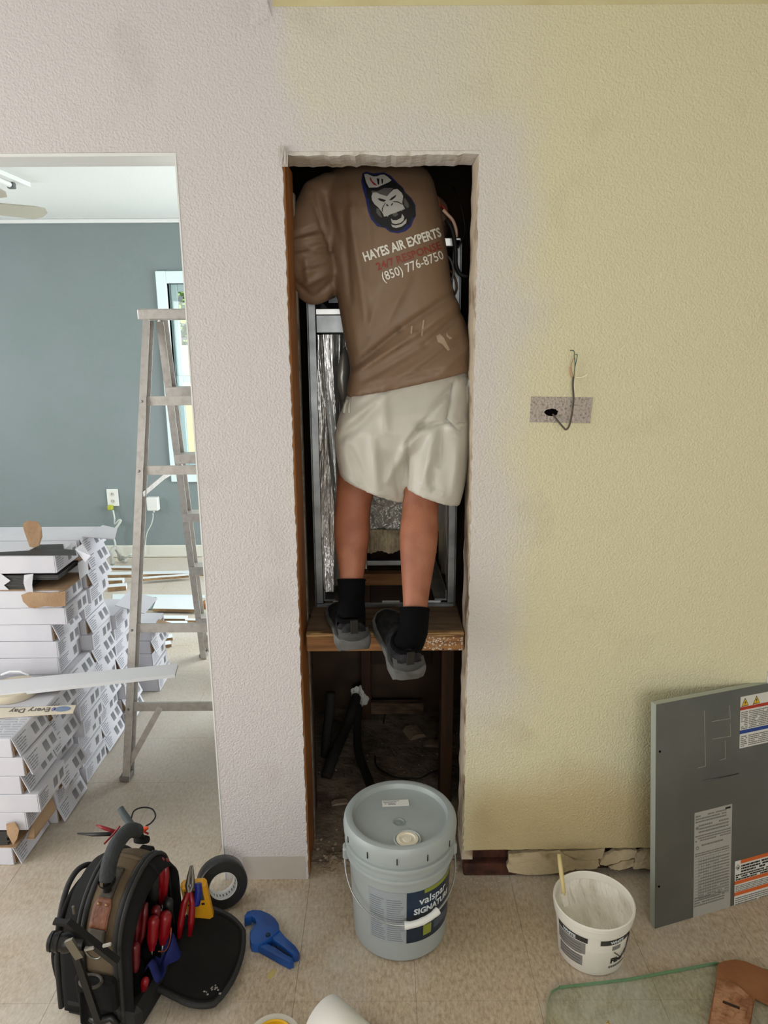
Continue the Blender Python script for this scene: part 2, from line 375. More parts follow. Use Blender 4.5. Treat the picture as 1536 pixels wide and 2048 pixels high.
# floor: 12 inch vinyl tiles laid over a slab, open joints
def tile_mat(name, c1, c2, c3):
    m = bpy.data.materials.new(name); m.use_nodes = True
    nt = m.node_tree; n = nt.nodes; l = nt.links; b = n['Principled BSDF']
    tc = n.new('ShaderNodeTexCoord'); oi = n.new('ShaderNodeObjectInfo')
    ad = n.new('ShaderNodeVectorMath'); ad.operation = 'ADD'; l.new(tc.outputs['Object'], ad.inputs[0]); l.new(oi.outputs['Location'], ad.inputs[1])
    mp = n.new('ShaderNodeMapping'); mp.inputs['Scale'].default_value = (1.0, 0.42, 1); l.new(ad.outputs[0], mp.inputs[0])
    a = n.new('ShaderNodeTexNoise'); a.inputs['Scale'].default_value = 120; a.inputs['Detail'].default_value = 5; a.inputs['Roughness'].default_value = .7; l.new(mp.outputs[0], a.inputs['Vector'])
    cr = n.new('ShaderNodeValToRGB'); l.new(a.outputs[0], cr.inputs[0]); e = cr.color_ramp.elements
    e[0].position = .36; e[0].color = (*c2, 1); e[1].position = .66; e[1].color = (*c1, 1)
    # dried joint compound dust and drips
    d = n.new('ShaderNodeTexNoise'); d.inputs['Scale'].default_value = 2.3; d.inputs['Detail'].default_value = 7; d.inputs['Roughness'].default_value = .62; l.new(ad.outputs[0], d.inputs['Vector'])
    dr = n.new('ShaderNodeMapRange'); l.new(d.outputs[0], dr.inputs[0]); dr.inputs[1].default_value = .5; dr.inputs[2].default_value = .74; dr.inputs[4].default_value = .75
    sx_ = n.new('ShaderNodeSeparateXYZ'); l.new(ad.outputs[0], sx_.inputs[0]); dl = n.new('ShaderNodeMapRange'); dl.interpolation_type = 'SMOOTHSTEP'; l.new(sx_.outputs[0], dl.inputs[0]); dl.inputs[1].default_value = -.15; dl.inputs[2].default_value = -.75; dl.inputs[3].default_value = .50; dl.inputs[4].default_value = .36; dy_ = n.new('ShaderNodeMapRange'); dy_.interpolation_type = 'SMOOTHSTEP'; l.new(sx_.outputs[1], dy_.inputs[0]); dy_.inputs[1].default_value = 1.5; dy_.inputs[2].default_value = 3.0; dy_.inputs[3].default_value = 0; dy_.inputs[4].default_value = .34; sb_ = n.new('ShaderNodeMath'); sb_.operation = 'SUBTRACT'; l.new(dl.outputs[0], sb_.inputs[0]); l.new(dy_.outputs[0], sb_.inputs[1]); l.new(sb_.outputs[0], dr.inputs[1])   # plaster dust thickens leftward and inward, with the daylight's brightening painted into it
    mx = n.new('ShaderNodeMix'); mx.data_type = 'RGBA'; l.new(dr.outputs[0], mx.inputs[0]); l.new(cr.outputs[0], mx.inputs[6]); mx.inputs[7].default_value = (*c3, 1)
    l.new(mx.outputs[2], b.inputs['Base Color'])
    rr = n.new('ShaderNodeMapRange'); l.new(d.outputs[0], rr.inputs[0]); rr.inputs[1].default_value = .4; rr.inputs[2].default_value = .7; rr.inputs[3].default_value = .34; rr.inputs[4].default_value = .62
    l.new(rr.outputs[0], b.inputs['Roughness'])
    bp = n.new('ShaderNodeBump'); bp.inputs['Strength'].default_value = .10; bp.inputs['Distance'].default_value = .002; l.new(d.outputs[0], bp.inputs['Height']); l.new(bp.outputs[0], b.inputs['Normal'])
    return m
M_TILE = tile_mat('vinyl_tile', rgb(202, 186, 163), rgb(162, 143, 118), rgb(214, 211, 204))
floor = struct('floor', MB().box(-4.1, 2.05, -2.6, 5.3, -0.06, -0.004), mat('floor_slab', rgb(110, 98, 84), 0.9))
T = 0.305
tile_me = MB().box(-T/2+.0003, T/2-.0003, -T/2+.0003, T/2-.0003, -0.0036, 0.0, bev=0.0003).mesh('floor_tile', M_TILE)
tx0, ty0 = 0.073, 1.463
def add_tile(i, j):
    o = bpy.data.objects.new('floor_tile', tile_me); col.objects.link(o); o.parent = floor
    o.location = (tx0 + (i+.5)*T, ty0 + (j+.5)*T, 0)
for j in range(-2, 2):
    for i in range(-5, 5): add_tile(i, j)
for j in range(1, 12):
    for i in range(-9, 0): 
        if not (j == 1 and i >= -5): add_tile(i, j)
# the rest of both floors beyond the view keeps the same vinyl as plain sheet
mb = MB()
for x0, x1, y0, y1 in ((-4.1, 2.05, -2.6, ty0-2*T-.001), (-4.1, tx0-5*T-.001, ty0-2*T, ty0+T), (tx0+5*T+.001, 2.05, ty0-2*T, 5.3), (-4.1, tx0-9*T-.001, ty0+T, 5.3), (tx0+.001, tx0+5*T, ty0+2*T+.001, 5.3), (tx0-9*T, tx0, ty0+12*T+.001, 5.3)):
    mb.box(x0, x1, y0, y1, -0.0036, -0.0001)
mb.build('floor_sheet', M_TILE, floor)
# closet floor: old boards under dust, rough edge at the threshold
struct('floor_closet', MB().box(-0.33, 0.33, 1.94, 2.90, 0.0, 0.012), mat('dusty_slab', rgb(146, 130, 112), 0.95, bump=(38, .9), var=(11, rgb(100, 86, 72), 0.4, 0.66)))

# far window of the second room
win = struct('window_1', MB().box(WX0, WX1, BW+0.05, BW+0.058, WZ0, WZ1), clear_glass('window_glass', (.95, .98, .98)))
wf = lambda nm, *a, m=M_WHITE: MB().box(*a, bev=0.004).build(nm, m, win)
M_VINYL = mat('window_vinyl', rgb(222, 240, 241), 0.4)
wf('window_casing', WX0-0.07, WX0, BW-0.02, BW+0.045, WZ0-0.085, WZ1+0.08, m=M_VINYL)
wf('window_casing', WX1, WX1+0.07, BW-0.02, BW+0.045, WZ0-0.085, WZ1+0.08, m=M_VINYL)
wf('window_casing', WX0, WX1, BW-0.02, BW+0.045, WZ1, WZ1+0.08, m=M_VINYL)
wf('window_sill', WX0, WX1, BW-0.03, BW+0.045, WZ0-0.085, WZ0, m=M_VINYL)
mid = 1.30
for z0, z1, yy in ((mid-0.02, WZ1, BW+0.075), (WZ0, mid+0.03, BW+0.06)):
    for a in ((WX0, WX0+0.045, z0, z1), (WX1-0.045, WX1, z0, z1), (WX0+0.045, WX1-0.045, z1-0.05, z1), (WX0+0.045, WX1-0.045, z0, z0+0.05)):
        MB().box(a[0], a[1], yy, yy+0.03, a[2], a[3], bev=0.004).build('sash_rail', M_VINYL, win)
st = MB().box(-1.355, -1.08, BW+0.044, BW+0.0455, 1.66, 1.875).build('sticker', mat('sticker_white', rgb(226, 232, 236), 0.6), win)
mb = MB(); mb.box(-1.352, -1.1, BW+0.0425, BW+0.0436, 1.852, 1.858)
for t_, zz in (('"', 1.80), ('ID', 1.70)):
    v_, f_ = flat_text(t_, 0.07, bold=.002)
    put2d(mb, v_, f_, lambda x, y: Vector((-1.335 + 0.05 - y, BW+0.0430, zz + x)))
mb.build('sticker_print', mat('print_dark', rgb(40, 52, 66), 0.6), st)
# outside: lawn, board fence, bushes
struct('ground_outside', MB().box(-7, 5, 5.31, 14, -0.5, -0.35), mat('lawn', rgb(110, 140, 70), 0.9, var=(8, rgb(80, 110, 50), .4, .6)))
fence = thing('board_fence', 'pale wooden board fence outside the far window', 'fence', (0, 8.2, -0.35))
M_FENCE = mat('fence_board', rgb(240, 224, 194), 0.8, var=(3, rgb(228, 208, 172), .4, .6), stretch=(6, 6, .4))
fm = MB().box(-0.068, 0.068, -0.01, 0.01, 0, 1.85, bev=0.003).mesh('fence_board', M_FENCE)
for k in range(16):
    o = bpy.data.objects.new('fence_board', fm); col.objects.link(o); o.parent = fence; o.location = (-2.9 + k*0.14, 0, random.uniform(-.01, .01))
MB().box(-3.0, -0.65, 0.0105, 0.05, 0.3, 0.39).build('fence_rail', M_FENCE, fence)
MB().box(-3.0, -0.65, 0.0105, 0.05, 1.4, 1.49).build('fence_rail', M_FENCE, fence)
def bush(cx, cy, cz, rx, rz, n, seed, label):
    r2 = random.Random(seed); t = thing('leafy_tree', label, 'tree', (cx, cy, -0.35), group='trees beyond the far window')
    MB().tube([(0,0,0), (0.03,0,cz*0.5), (0,0,cz)], [0.06, 0.05, 0.02], 8).build('trunk', mat('bark', rgb(96, 78, 60), .9), t)
    mb = MB()
    for i in range(n):
        d = Vector((r2.gauss(0,1), r2.gauss(0,1), r2.gauss(0,1))).normalized() * r2.uniform(.4, 1)
        c = Vector((d.x*rx, d.y*rx, cz + d.z*rz)); a = Vector((r2.uniform(-1,1), r2.uniform(-1,1), r2.uniform(-1,1))).normalized(); b_ = a.orthogonal().normalized()
        s_ = r2.uniform(.05, .11)
        mb.add([c-a*s_, c-b_*s_*.5, c+a*s_, c+b_*s_*.5], [(0,1,2,3)])
    o = mb.build('foliage', mat('foliage', rgb(150, 190, 96), .7, var=(5, rgb(96, 150, 60), .4, .6)), t, recalc=False); o['kind'] = 'stuff'
bush(-2.4, 9.6, 2.3, 0.9, 0.8, 700, 1, 'light green leafy tree above the fence at the left of the window')
bush(-0.2, 12.2, 2.5, 1.0, 0.9, 700, 2, 'light green leafy tree behind the fence nearer the wall edge')
# ================================================================ the person on the closet platform
SHELF_Z, SHELF_Y = 0.785, 1.935
person = thing('person', 'person in brown long-sleeved shirt and pale shorts reaching up inside the closet', 'person', (0.0, 1.95, SHELF_Z))
M_SKIN = mat('skin', rgb(164, 104, 76), 0.55, bump=(220, .12), var=(14, rgb(142, 86, 62), .4, .7))
M_SHIRT = mat('brown_jersey', rgb(128, 104, 82), 0.5, bump=(900, .08), var=(5, rgb(116, 92, 72), .35, .7), bdist=.002)
M_SHORTS = mat('stone_shorts', rgb(196, 193, 183), 0.42, bump=(700, .06), var=(6, rgb(190, 186, 174), .35, .7), bdist=.002)
M_SOCK = mat('black_sock', rgb(9, 9, 11), 0.95, spec=.1, bump=(500, .3), bdist=.002)
M_SHOE = mat('charcoal_shoe', rgb(44, 44, 46), 0.85, spec=.2, bump=(300, .3), var=(40, rgb(26, 26, 28), .4, .6), bdist=.002)
M_SOLE = mat('grey_sole', rgb(98, 98, 96), 0.7, bump=(60, .2), var=(20, rgb(72, 72, 70), .4, .65))
M_HAIR = mat('dark_hair', rgb(40, 30, 24), .7, bump=(200, .5))

# ---- body: joints (position, radius), grown with a Skin modifier
J = {}; E_ = []
def j(name, p, r, to=None):
    J[name] = (Vector(p), r if isinstance(r, tuple) else (r, r))
    if to: E_.append((to, name))
j('pelvis', (0.055, 2.045, 1.47), (.115, .085))
j('waist', (0.045, 2.07, 1.60), (.10, .075), 'pelvis')
j('chest', (0.01, 2.12, 1.80), (.125, .085), 'waist')
j('upper', (-0.01, 2.17, 1.94), (.10, .07), 'chest')
j('neck', (-0.005, 2.215, 2.04), .052, 'upper')
j('neck2', (-0.005, 2.24, 2.09), .05, 'neck')
# legs (ankles placed on the shoes)
Lk = at(704, 1006, 2.035); Rk = at(842, 1004, 1.955)
La = at(703, 1198, 1.945); Ra = at(828, 1262, 1.80)
for s, hip, knee, ank in (('l', Vector((-0.03, 2.05, 1.40)), Lk, La), ('r', Vector((0.125, 2.03, 1.41)), Rk, Ra)):
    j(s+'hip', hip, (.085, .085), 'pelvis')
    j(s+'thigh', hip.lerp(knee, .55) + Vector((0, .02, 0)), (.072, .074), s+'hip')
    j(s+'knee', knee + Vector((0, .018, .0)), (.050, .052), s+'thigh')
    j(s+'calf', knee.lerp(ank, .30) + Vector((0, .004, 0)), (.053, .060), s+'knee')
    j(s+'calf2', knee.lerp(ank, .58) + Vector((0, .008, 0)), (.0435, .046), s+'calf')
    j(s+'shin', knee.lerp(ank, .82), (.032, .035), s+'calf2')
    j(s+'ankle', ank, (.031, .034), s+'shin')
    toe = Vector((-0.045 if s == 'l' else -0.02, .15, -0.045))
    j(s+'foot', ank + Vector((toe.x*.5, .05, -0.06)), (.026, .018), s+'ankle')
    j(s+'toe', ank + Vector((toe.x, .13, -0.075)), (.024, .012), s+'foot')
# arms
lsh = at(640, 392, 2.13); lel = at(622, 556, 2.06); lwr = Vector((-0.10, 2.36, 1.83))
rsh = Vector((0.125, 2.16, 1.95)); rel = Vector((0.15, 2.36, 1.82)); rwr = Vector((0.06, 2.46, 1.98))
for s, sh, el, wr in (('l', lsh, lel, lwr), ('r', rsh, rel, rwr)):
    j(s+'sh', sh, .055, 'upper'); j(s+'arm', sh.lerp(el, .5), .044, s+'sh'); j(s+'elbow', el, .038, s+'arm')
    j(s+'fore', el.lerp(wr, .4), .037, s+'elbow'); j(s+'wrist', wr, (.026, .020), s+'fore')
    d = (wr - el).normalized(); side = d.cross(Vector((0, 0, 1))).normalized(); upv = side.cross(d)
    j(s+'palm', wr + d*.05, (.036, .014), s+'wrist')
    for k, (off, ln) in enumerate(((-.030, .060), (-.010, .074), (.010, .079), (.030, .070))):
        b0 = wr + d*.085 + side*off
        j(f'{s}f{k}a', b0, .010, s+'palm'); j(f'{s}f{k}b', b0 + d*ln*.5 - upv*.008, .009, f'{s}f{k}a'); j(f'{s}f{k}c', b0 + d*ln*.9 - upv*.026, .007, f'{s}f{k}b')
    sg = 1 if s == 'l' else -1
    j(s+'t1', wr + d*.045 + side*sg*.04, .011, s+'palm'); j(s+'t2', wr + d*.075 + side*sg*.06 - upv*.01, .009, s+'t1')
names = list(J); me = bpy.data.meshes.new('body')
me.from_pydata([tuple(J[n][0]) for n in names], [(names.index(a), names.index(b)) for a, b in E_], [])
tmp = bpy.data.objects.new('body_tmp', me); col.objects.link(tmp)
sk = tmp.modifiers.new('skin', 'SKIN'); sk.use_smooth_shade = True
for i, n in enumerate(names):
    sv = me.skin_vertices[0].data[i]; sv.radius = J[n][1]; sv.use_root = (n == 'pelvis')
sd = tmp.modifiers.new('sub', 'SUBSURF'); sd.levels = 2; sd.render_levels = 2
bme = applied(tmp)
# head: shaped sphere joined into the same mesh
mb = MB(); hc = Vector((-0.005, 2.265, 2.185))
def headpt(u, v):
    th = 2*math.pi*u; ph = math.pi*(v-.5)
    x = math.cos(ph)*math.sin(th); y = math.cos(ph)*math.cos(th); z = math.sin(ph)   # +y is the face
    px, py, pz = x*.074, y*.094, z*.112
    if z < 0: px *= 1 - .30*(-z); py *= 1 - .12*(-z)
    f = max(0, y)
    g = lambda cx, cz, w_, h_: math.exp(-((x-cx)/w_)**2 - ((z-cz)/h_)**2)*f
    py += .026*g(0, -.22, .13, .2) - .012*(g(.42, .06, .2, .14) + g(-.42, .06, .2, .14)) + .006*(g(.4, .25, .3, .1)+g(-.4, .25, .3, .1)) + .008*g(0, -.52, .28, .07) - .006*g(0, -.44, .3, .04) + .01*g(0, -.85, .3, .2)
    px += .016*math.copysign(1, x)*math.exp(-((abs(x)-1)/.25)**2 - ((z+.02)/.22)**2 - ((y+.05)/.22)**2)
    return hc + Vector((px, py, pz))
mb.grid(headpt, 40, 28, closed_u=True)
hm = mb.mesh('head_tmp')
bm = bmesh.new(); bm.from_mesh(bme); bm.from_mesh(hm); bm.to_mesh(bme); bm.free(); bpy.data.meshes.remove(hm)
bme.materials.clear(); bme.materials.append(M_SKIN)
for p in bme.polygons: p.use_smooth = True
body = link('body', bme, person, world=True)
tag(body, 'tanned bare calves between shorts and black socks')
mb = MB(); mb.grid(lambda u, v: hc + (headpt(u, .40+.60*v) - hc)*1.055 + Vector((0, -0.018 if math.cos(2*math.pi*u) > .2 and v < .5 else -0.004, .004)), 36, 14, closed_u=True)
mb.build('hair', M_HAIR, person, smooth=True, world=True)

# ---- cloth helpers
def ring_pts(L, Rp, yc, ry, n=28, e=2.3):
    """closed ring: L and Rp are the silhouette points (x, z), bulging ry before and behind yc"""
    out = []
    for k in range(n):
        a = 2*math.pi*k/n; c, s_ = math.cos(a), math.sin(a)
        cc = math.copysign(abs(c)**(2/e), c); ss = math.copysign(abs(s_)**(2/e), s_)
        t = (cc+1)/2
        out.append(Vector((L[0] + (Rp[0]-L[0])*t, yc - ry*ss, L[1] + (Rp[1]-L[1])*t)))
    return out
def loft(rings):
    n = len(rings[0]); mb = MB(); vs = [p for r in rings for p in r]; fs = []
    for i in range(len(rings)-1):
        for k in range(n):
            k2 = (k+1) % n; fs.append((i*n+k, i*n+k2, (i+1)*n+k2, (i+1)*n+k))
    fs += [tuple(reversed(range(n))), tuple(range((len(rings)-1)*n, len(rings)*n))]
    return mb.add(vs, fs)
def union_cloth(parts, voxel, smooth_it):
    mb = MB()
    for q in parts: mb.add(q.v, q.f)
    tmp = bpy.data.objects.new('cloth_tmp', mb.mesh('cloth_tmp')); col.objects.link(tmp)
    rm = tmp.modifiers.new('remesh', 'REMESH'); rm.mode = 'VOXEL'; rm.voxel_size = voxel
    sm = tmp.modifiers.new('smooth', 'SMOOTH'); sm.iterations = smooth_it; sm.factor = .5
    return applied(tmp)
def seg_dist(p, a, b):
    ab = b - a; t = max(0, min(1, (p-a).dot(ab)/max(ab.dot(ab), 1e-9))); return (p - a - ab*t).length, t
def folds(me, lines, ymax=0.25, gain=1.0):
    """lines: (px1, py1, px2, py2, width_m, amp_m) ridges (+) and creases (-) pressed into the room side of a cloth"""
    n = len(me.vertices); co = np.empty(n*3); me.vertices.foreach_get('co', co); co = co.reshape(-1, 3)
    no = np.empty(n*3); me.vertices.foreach_get('normal', no); no = no.reshape(-1, 3)
    k = np.clip((ymax - no[:, 1])/.5, 0, 1); s_ = 1.95/co[:, 1]
    P = np.stack([co[:, 0]*s_, EYE + (co[:, 2]-EYE)*s_], 1); d = np.zeros(n)
    for x1, y1, x2, y2, w_, am in lines:
        p, q = at(x1, y1, 1.95), at(x2, y2, 1.95); a = np.array((p.x, p.z)); ab = np.array((q.x, q.z)) - a
        t = np.clip(((P-a) @ ab)/max(ab @ ab, 1e-9), 0, 1); dd = np.linalg.norm(P - a - t[:, None]*ab, axis=1)
        d += gain*am*np.exp(-(dd/w_)**2)*(1-.5*np.abs(2*t-1)**2)
    co += no*np.array((.35, 1, .35))*(d*k)[:, None]
    me.vertices.foreach_set('co', co.ravel()); me.update()
def S(px, py, Y):
    p = at(px, py, Y); return (p.x, p.z)

# ---- shirt
rings = []
for (lx, ly, rx_, ry_, yc, t_) in [
    (692, 794, 947, 739, 2.045, .130), (694, 772, 947, 718, 2.045, .128), (700, 745, 945, 695, 2.05, .118), (697, 715, 942, 672, 2.06, .112),
    (689, 680, 934, 650, 2.065, .110), (682, 640, 922, 622, 2.07, .112), (675, 600, 910, 590, 2.08, .116), (669, 560, 901, 555, 2.09, .120),
    (664, 515, 896, 512, 2.10, .122), (658, 470, 889, 470, 2.115, .122), (648, 430, 882, 430, 2.13, .120), (640, 397, 876, 396, 2.15, .115),
    (642, 370, 868, 364, 2.17, .10), (658, 348, 856, 342, 2.185, .085), (680, 330, 828, 328, 2.20, .066), (712, 318, 792, 316, 2.215, .056)]:
    rings.append(ring_pts(S(lx, ly, yc), S(rx_, ry_, yc), yc, t_))
torso = loft(rings)
arm = MB().tube([at(668, 385, 2.15), at(641, 397, 2.13), at(622, 445, 2.10), at(617, 500, 2.07), at(622, 545, 2.055), at(628, 566, 2.07), Vector((-0.165, 2.16, 1.765)), Vector((-0.13, 2.28, 1.81)), Vector((-0.105, 2.345, 1.83))],
                [.056, .058, .060, .060, .063, .060, .055, .046, .040], 20)
arm2 = MB().tube([(0.09, 2.17, 1.94), (0.125, 2.19, 1.94), (0.135, 2.27, 1.88), (0.15, 2.36, 1.83), (0.11, 2.41, 1.89), (0.075, 2.44, 1.95)], [.075, .066, .058, .055, .046, .038], 20)
sm = union_cloth([torso, arm, arm2], .0065, 7)
folds(sm, [
    # long drag lines from the left waist up to the right side
    (700, 738, 800, 660, .008, -.010), (800, 660, 905, 590, .009, -.008), (705, 752, 830, 668, .008, .008), (720, 765, 850, 690, .009, -.005), (850, 690, 925, 625, .008, -.006),
    (830, 672, 915, 607, .008, .006), (770, 770, 900, 690, .010, .004), (840, 740, 935, 665, .009, -.004), (880, 745, 940, 690, .009, .004),
    # vertical hang of the back
    (700, 420, 722, 560, .010, .007), (722, 560, 735, 660, .010, .005), (685, 430, 700, 600, .009, -.006), (735, 430, 745, 560, .010, -.004), (650, 390, 690, 520, .010, -.006), (700, 380, 712, 440, .010, .004), (765, 580, 725, 690, .012, -.004), (815, 560, 770, 650, .012, .004),
    # arm seam and sleeve creases
    (622, 390, 668, 520, .005, -.006), (590, 470, 640, 455, .007, -.006), (585, 482, 650, 470, .006, .005), (580, 500, 660, 500, .006, -.006), (582, 515, 655, 488, .007, .006), (590, 540, 655, 520, .008, -.005), (600, 575, 660, 545, .008, .006), (585, 560, 620, 590, .007, -.005), (630, 595, 668, 560, .007, -.005), (612, 520, 618, 580, .009, .006),
    # hem stitch
    (696, 780, 944, 726, .0025, -.0022)], gain=2.0)
for p in sm.polygons: p.use_smooth = True
sm.materials.clear(); sm.materials.append(M_SHIRT)
sm.update()
shirt_bvh = BVHTree.FromPolygons([v.co.copy() for v in sm.vertices], [tuple(p.vertices) for p in sm.polygons])
shirt = link('shirt', sm, person, world=True)
tag(shirt, 'brown long-sleeved work shirt with gorilla emblem and phone number')

def on_shirt(px, py, lift):
    """print lies on the cloth: the point of the back below this spot, lifted a hair off it"""
    o = at(px, py, 1.80); d = (at(px, py, 2.2) - o).normalized()
    h = shirt_bvh.ray_cast(o, d)
    if h[0] is None: return at(px, py, 2.0)
    return h[0] - d*lift
def decal(name, polys, m, lift, sub=0.006):
    """polys in photograph pixels, refined so the print follows the folds"""
    if len(polys) > 1:
        return [decal(name, [q], m, lift) for q in polys]
    bm = bmesh.new()
    for poly in polys:
        vs = [bm.verts.new((x, y, 0)) for x, y in poly]; bm.faces.new(vs)
    bmesh.ops.triangulate(bm, faces=bm.faces[:])
    for _ in range(3):
        long_ = [e for e in bm.edges if e.calc_length() > 6]
        if not long_: break
        bmesh.ops.subdivide_edges(bm, edges=long_, cuts=1)
        bmesh.ops.triangulate(bm, faces=bm.faces[:])
    bm.verts.index_update(); mb = MB()
    mb.add([on_shirt(v.co.x, v.co.y, lift) for v in bm.verts], [tuple(v.index for v in f.verts) for f in bm.faces]); bm.free()
    o = mb.build(name, m, shirt, smooth=True, world=True, recalc=False)
    return o
P_WHITE = mat('print_white', rgb(226, 224, 214), .6); P_BLACK = mat('print_black', rgb(16, 18, 20), .6); P_BLUE = mat('print_blue', rgb(24, 34, 92), .6)
P_RED = mat('print_red', rgb(150, 34, 34), .6); P_REDDIM = mat('print_red_worn', rgb(138, 52, 38), .6); P_GREY = mat('print_grey', rgb(84, 82, 82), .6); P_LGREY = mat('print_light_grey', rgb(176, 176, 172), .6)
def Q(pts): return [(700 + x*150/1536, 330 + y*150/1536) for x, y in pts]
decal('emblem_halo', [Q([(255,165),(330,140),(480,170),(700,150),(830,215),(960,350),(1090,470),(1130,560),(1260,680),(1340,820),(1350,1040),(1300,1130),(1250,1260),(1130,1360),(980,1400),(820,1370),(720,1290),(560,1260),(430,1110),(370,950),(320,700),(270,520),(230,320)])], P_BLUE, .0009)
decal('emblem_head', [Q([(270,185),(340,165),(490,205),(700,172),(800,225),(870,300),(990,400),(1080,470),(1100,540),(1220,650),(1310,810),(1320,880),(1350,1040),(1290,985),(1270,1090),(1210,1230),(1180,1210),(1080,1320),(950,1360),(830,1340),(740,1270),(630,1270),(640,1230),(520,1160),(480,1080),(420,1000),(400,850),(390,700),(330,660),(345,500),(300,400),(260,280)])], P_BLACK, .0014)
decal('emblem_grey', [Q([(440,520),(560,540),(700,470),(880,470),(780,640),(690,620),(450,600)]), Q([(540,880),(600,900),(660,1080),(620,1060),(590,1040),(540,980)]), Q([(1090,690),(1130,680),(1200,790),(1210,850),(1180,890),(1110,830)]), Q([(880,990),(960,970),(990,1020),(930,1060),(870,1040)])], P_GREY, .0018)
decal('emblem_face', [Q([(470,565),(540,560),(620,600),(760,640),(830,560),(890,500),(970,490),(1060,570),(1090,640),(1080,700),(1070,780),(1090,830),(1130,900),(1060,850),(960,840),(860,860),(740,920),(700,1000),(700,1070),(680,1010),(650,960),(580,870),(500,800),(450,720),(440,640)]),
                      Q([(290,190),(350,180),(480,235),(560,230),(620,200),(700,195),(770,240),(850,310),(800,350),(640,420),(560,460),(390,465),(330,350)]),
                      Q([(730,950),(800,900),(950,860),(1040,880),(1070,950),(1040,930),(990,905),(890,920),(800,990),(775,1065),(745,1010)]),
                      Q([(835,1095),(880,1130),(960,1130),(1050,1080),(1065,1000),(1110,1060),(1100,1130),(1030,1190),(930,1210),(860,1190)]),
                      Q([(840,1215),(930,1240),(1050,1210),(1160,1100),(1150,1190),(1060,1260),(950,1290),(870,1270)])], P_LGREY, .0022)
decal('emblem_lines', [Q([(560,690),(610,680),(740,720),(700,755),(620,735)]), Q([(800,725),(850,670),(950,605),(930,660),(860,715)]), Q([(735,795),(790,825),(780,845),(745,830)]), Q([(835,820),(875,765),(880,800),(850,835)]),
                       Q([(655,960),(650,890),(720,770),(730,775),(670,890),(668,960)]), Q([(880,740),(980,745),(1080,800),(1075,812),(970,765),(885,755)]), Q([(640,280),(680,290),(670,385),(650,380)]), Q([(545,270),(600,280),(600,400),(570,400)])], P_BLACK, .0026)
decal('emblem_red', [Q([(400,250),(430,265),(450,320),(540,400),(550,425),(480,400),(410,310)])], P_RED, .0026)
def shirt_text(name, txt, x0, y0, x1, y1, h, m, bold, sx):
    vs, fs = flat_text(txt, 1.0, bold=bold)
    w_ = max(x for x, _ in vs); d = Vector((x1-x0, y1-y0)); L_ = d.length; d.normalize(); n_ = Vector((-d.y, d.x))*-1
    mb = MB()
    def f(x, y):
        u = x/w_*L_; v = y/.73*h; sl = -.18
        return on_shirt(x0 + d.x*u + n_.x*v - sl*0, y0 + d.y*u + n_.y*v, .0016)
    put2d(mb, vs, fs, f)
    mb.build(name, m, shirt, world=True, recalc=False)
shirt_text('lettering', 'HAYES AIR EXPERTS', 729, 523, 884, 472, 19, P_WHITE, .032, 1)
shirt_text('lettering', '24/7 RESPONSE', 755, 541, 884, 497, 16, P_REDDIM, .012, 1)
shirt_text('lettering', '(850) 776-8750', 766, 563, 889, 517, 19, P_WHITE, .006, 1)
# paint smears on the lower back
decal('paint_smear', [[(872, 672), (880, 668), (888, 676), (900, 700), (896, 702), (884, 688), (876, 684)], [(846, 640), (849, 640), (845, 672), (842, 672)], [(893, 665), (897, 672), (905, 676), (900, 679), (893, 672)], [(822, 652), (825, 652), (824, 668), (821, 668)]], mat('plaster_smear', rgb(170, 150, 128), .9), .0012)

# ---- shorts
def leg_loft(rows):
    return loft([ring_pts(S(a, b, y), S(c, d, y), y, t_, 24, 2.2) for a, b, c, d, y, t_ in rows])
pel = loft([ring_pts(S(a, b, y), S(c, d, y), y, t_, 28, 2.4) for a, b, c, d, y, t_ in [
    (708, 925, 905, 915, 2.035, .09), (690, 890, 932, 880, 2.03, .115), (677, 860, 943, 850, 2.03, .124), (681, 825, 945, 815, 2.035, .118), (693, 792, 943, 775, 2.045, .106), (708, 755, 938, 735, 2.05, .096), (716, 720, 930, 705, 2.055, .085)]])
ll = leg_loft([(680, 950, 820, 1003, 2.030, .102), (677, 935, 824, 978, 2.030, .103), (671, 905, 830, 938, 2.03, .105), (668, 870, 838, 890, 2.03, .108), (678, 830, 850, 840, 2.03, .105)])
rl = leg_loft([(808, 972, 919, 1009, 1.975, .090), (808, 948, 928, 977, 1.98, .092), (808, 908, 936, 932, 1.99, .096), (820, 870, 941, 885, 2.0, .10), (825, 830, 944, 840, 2.015, .105)])
so = union_cloth([pel, ll, rl], .0065, 5)
folds(so, [
    (842, 852, 815, 885, .007, -.010), (815, 885, 812, 985, .004, -.0085), (842, 852, 905, 770, .008, -.008), (838, 857, 892, 842, .006, -.009), (850, 838, 890, 800, .009, .006),
    (690, 850, 800, 770, .012, .006), (700, 870, 760, 800, .012, -.006), (720, 800, 780, 762, .009, .004), (745, 880, 755, 980, .014, .007), (775, 960, 830, 860, .012, .008), (790, 930, 800, 990, .010, -.006), (700, 900, 735, 985, .012, -.005), (675, 885, 700, 855, .010, -.006),
    (865, 870, 850, 960, .012, .008), (885, 850, 880, 930, .010, -.006), (895, 850, 915, 865, .006, .008), (905, 770, 892, 850, .005, -.006), (910, 780, 930, 750, .008, .005), (860, 940, 870, 985, .012, -.005), (915, 880, 905, 990, .012, .005),
    (820, 770, 870, 750, .010, .005), (765, 790, 770, 860, .014, .005), (683, 945, 735, 985, .003, .003), (735, 985, 812, 992, .003, .003), (818, 965, 915, 1000, .003, .003)], gain=2.0)
for p in so.polygons: p.use_smooth = True
so.materials.clear(); so.materials.append(M_SHORTS); so.update()
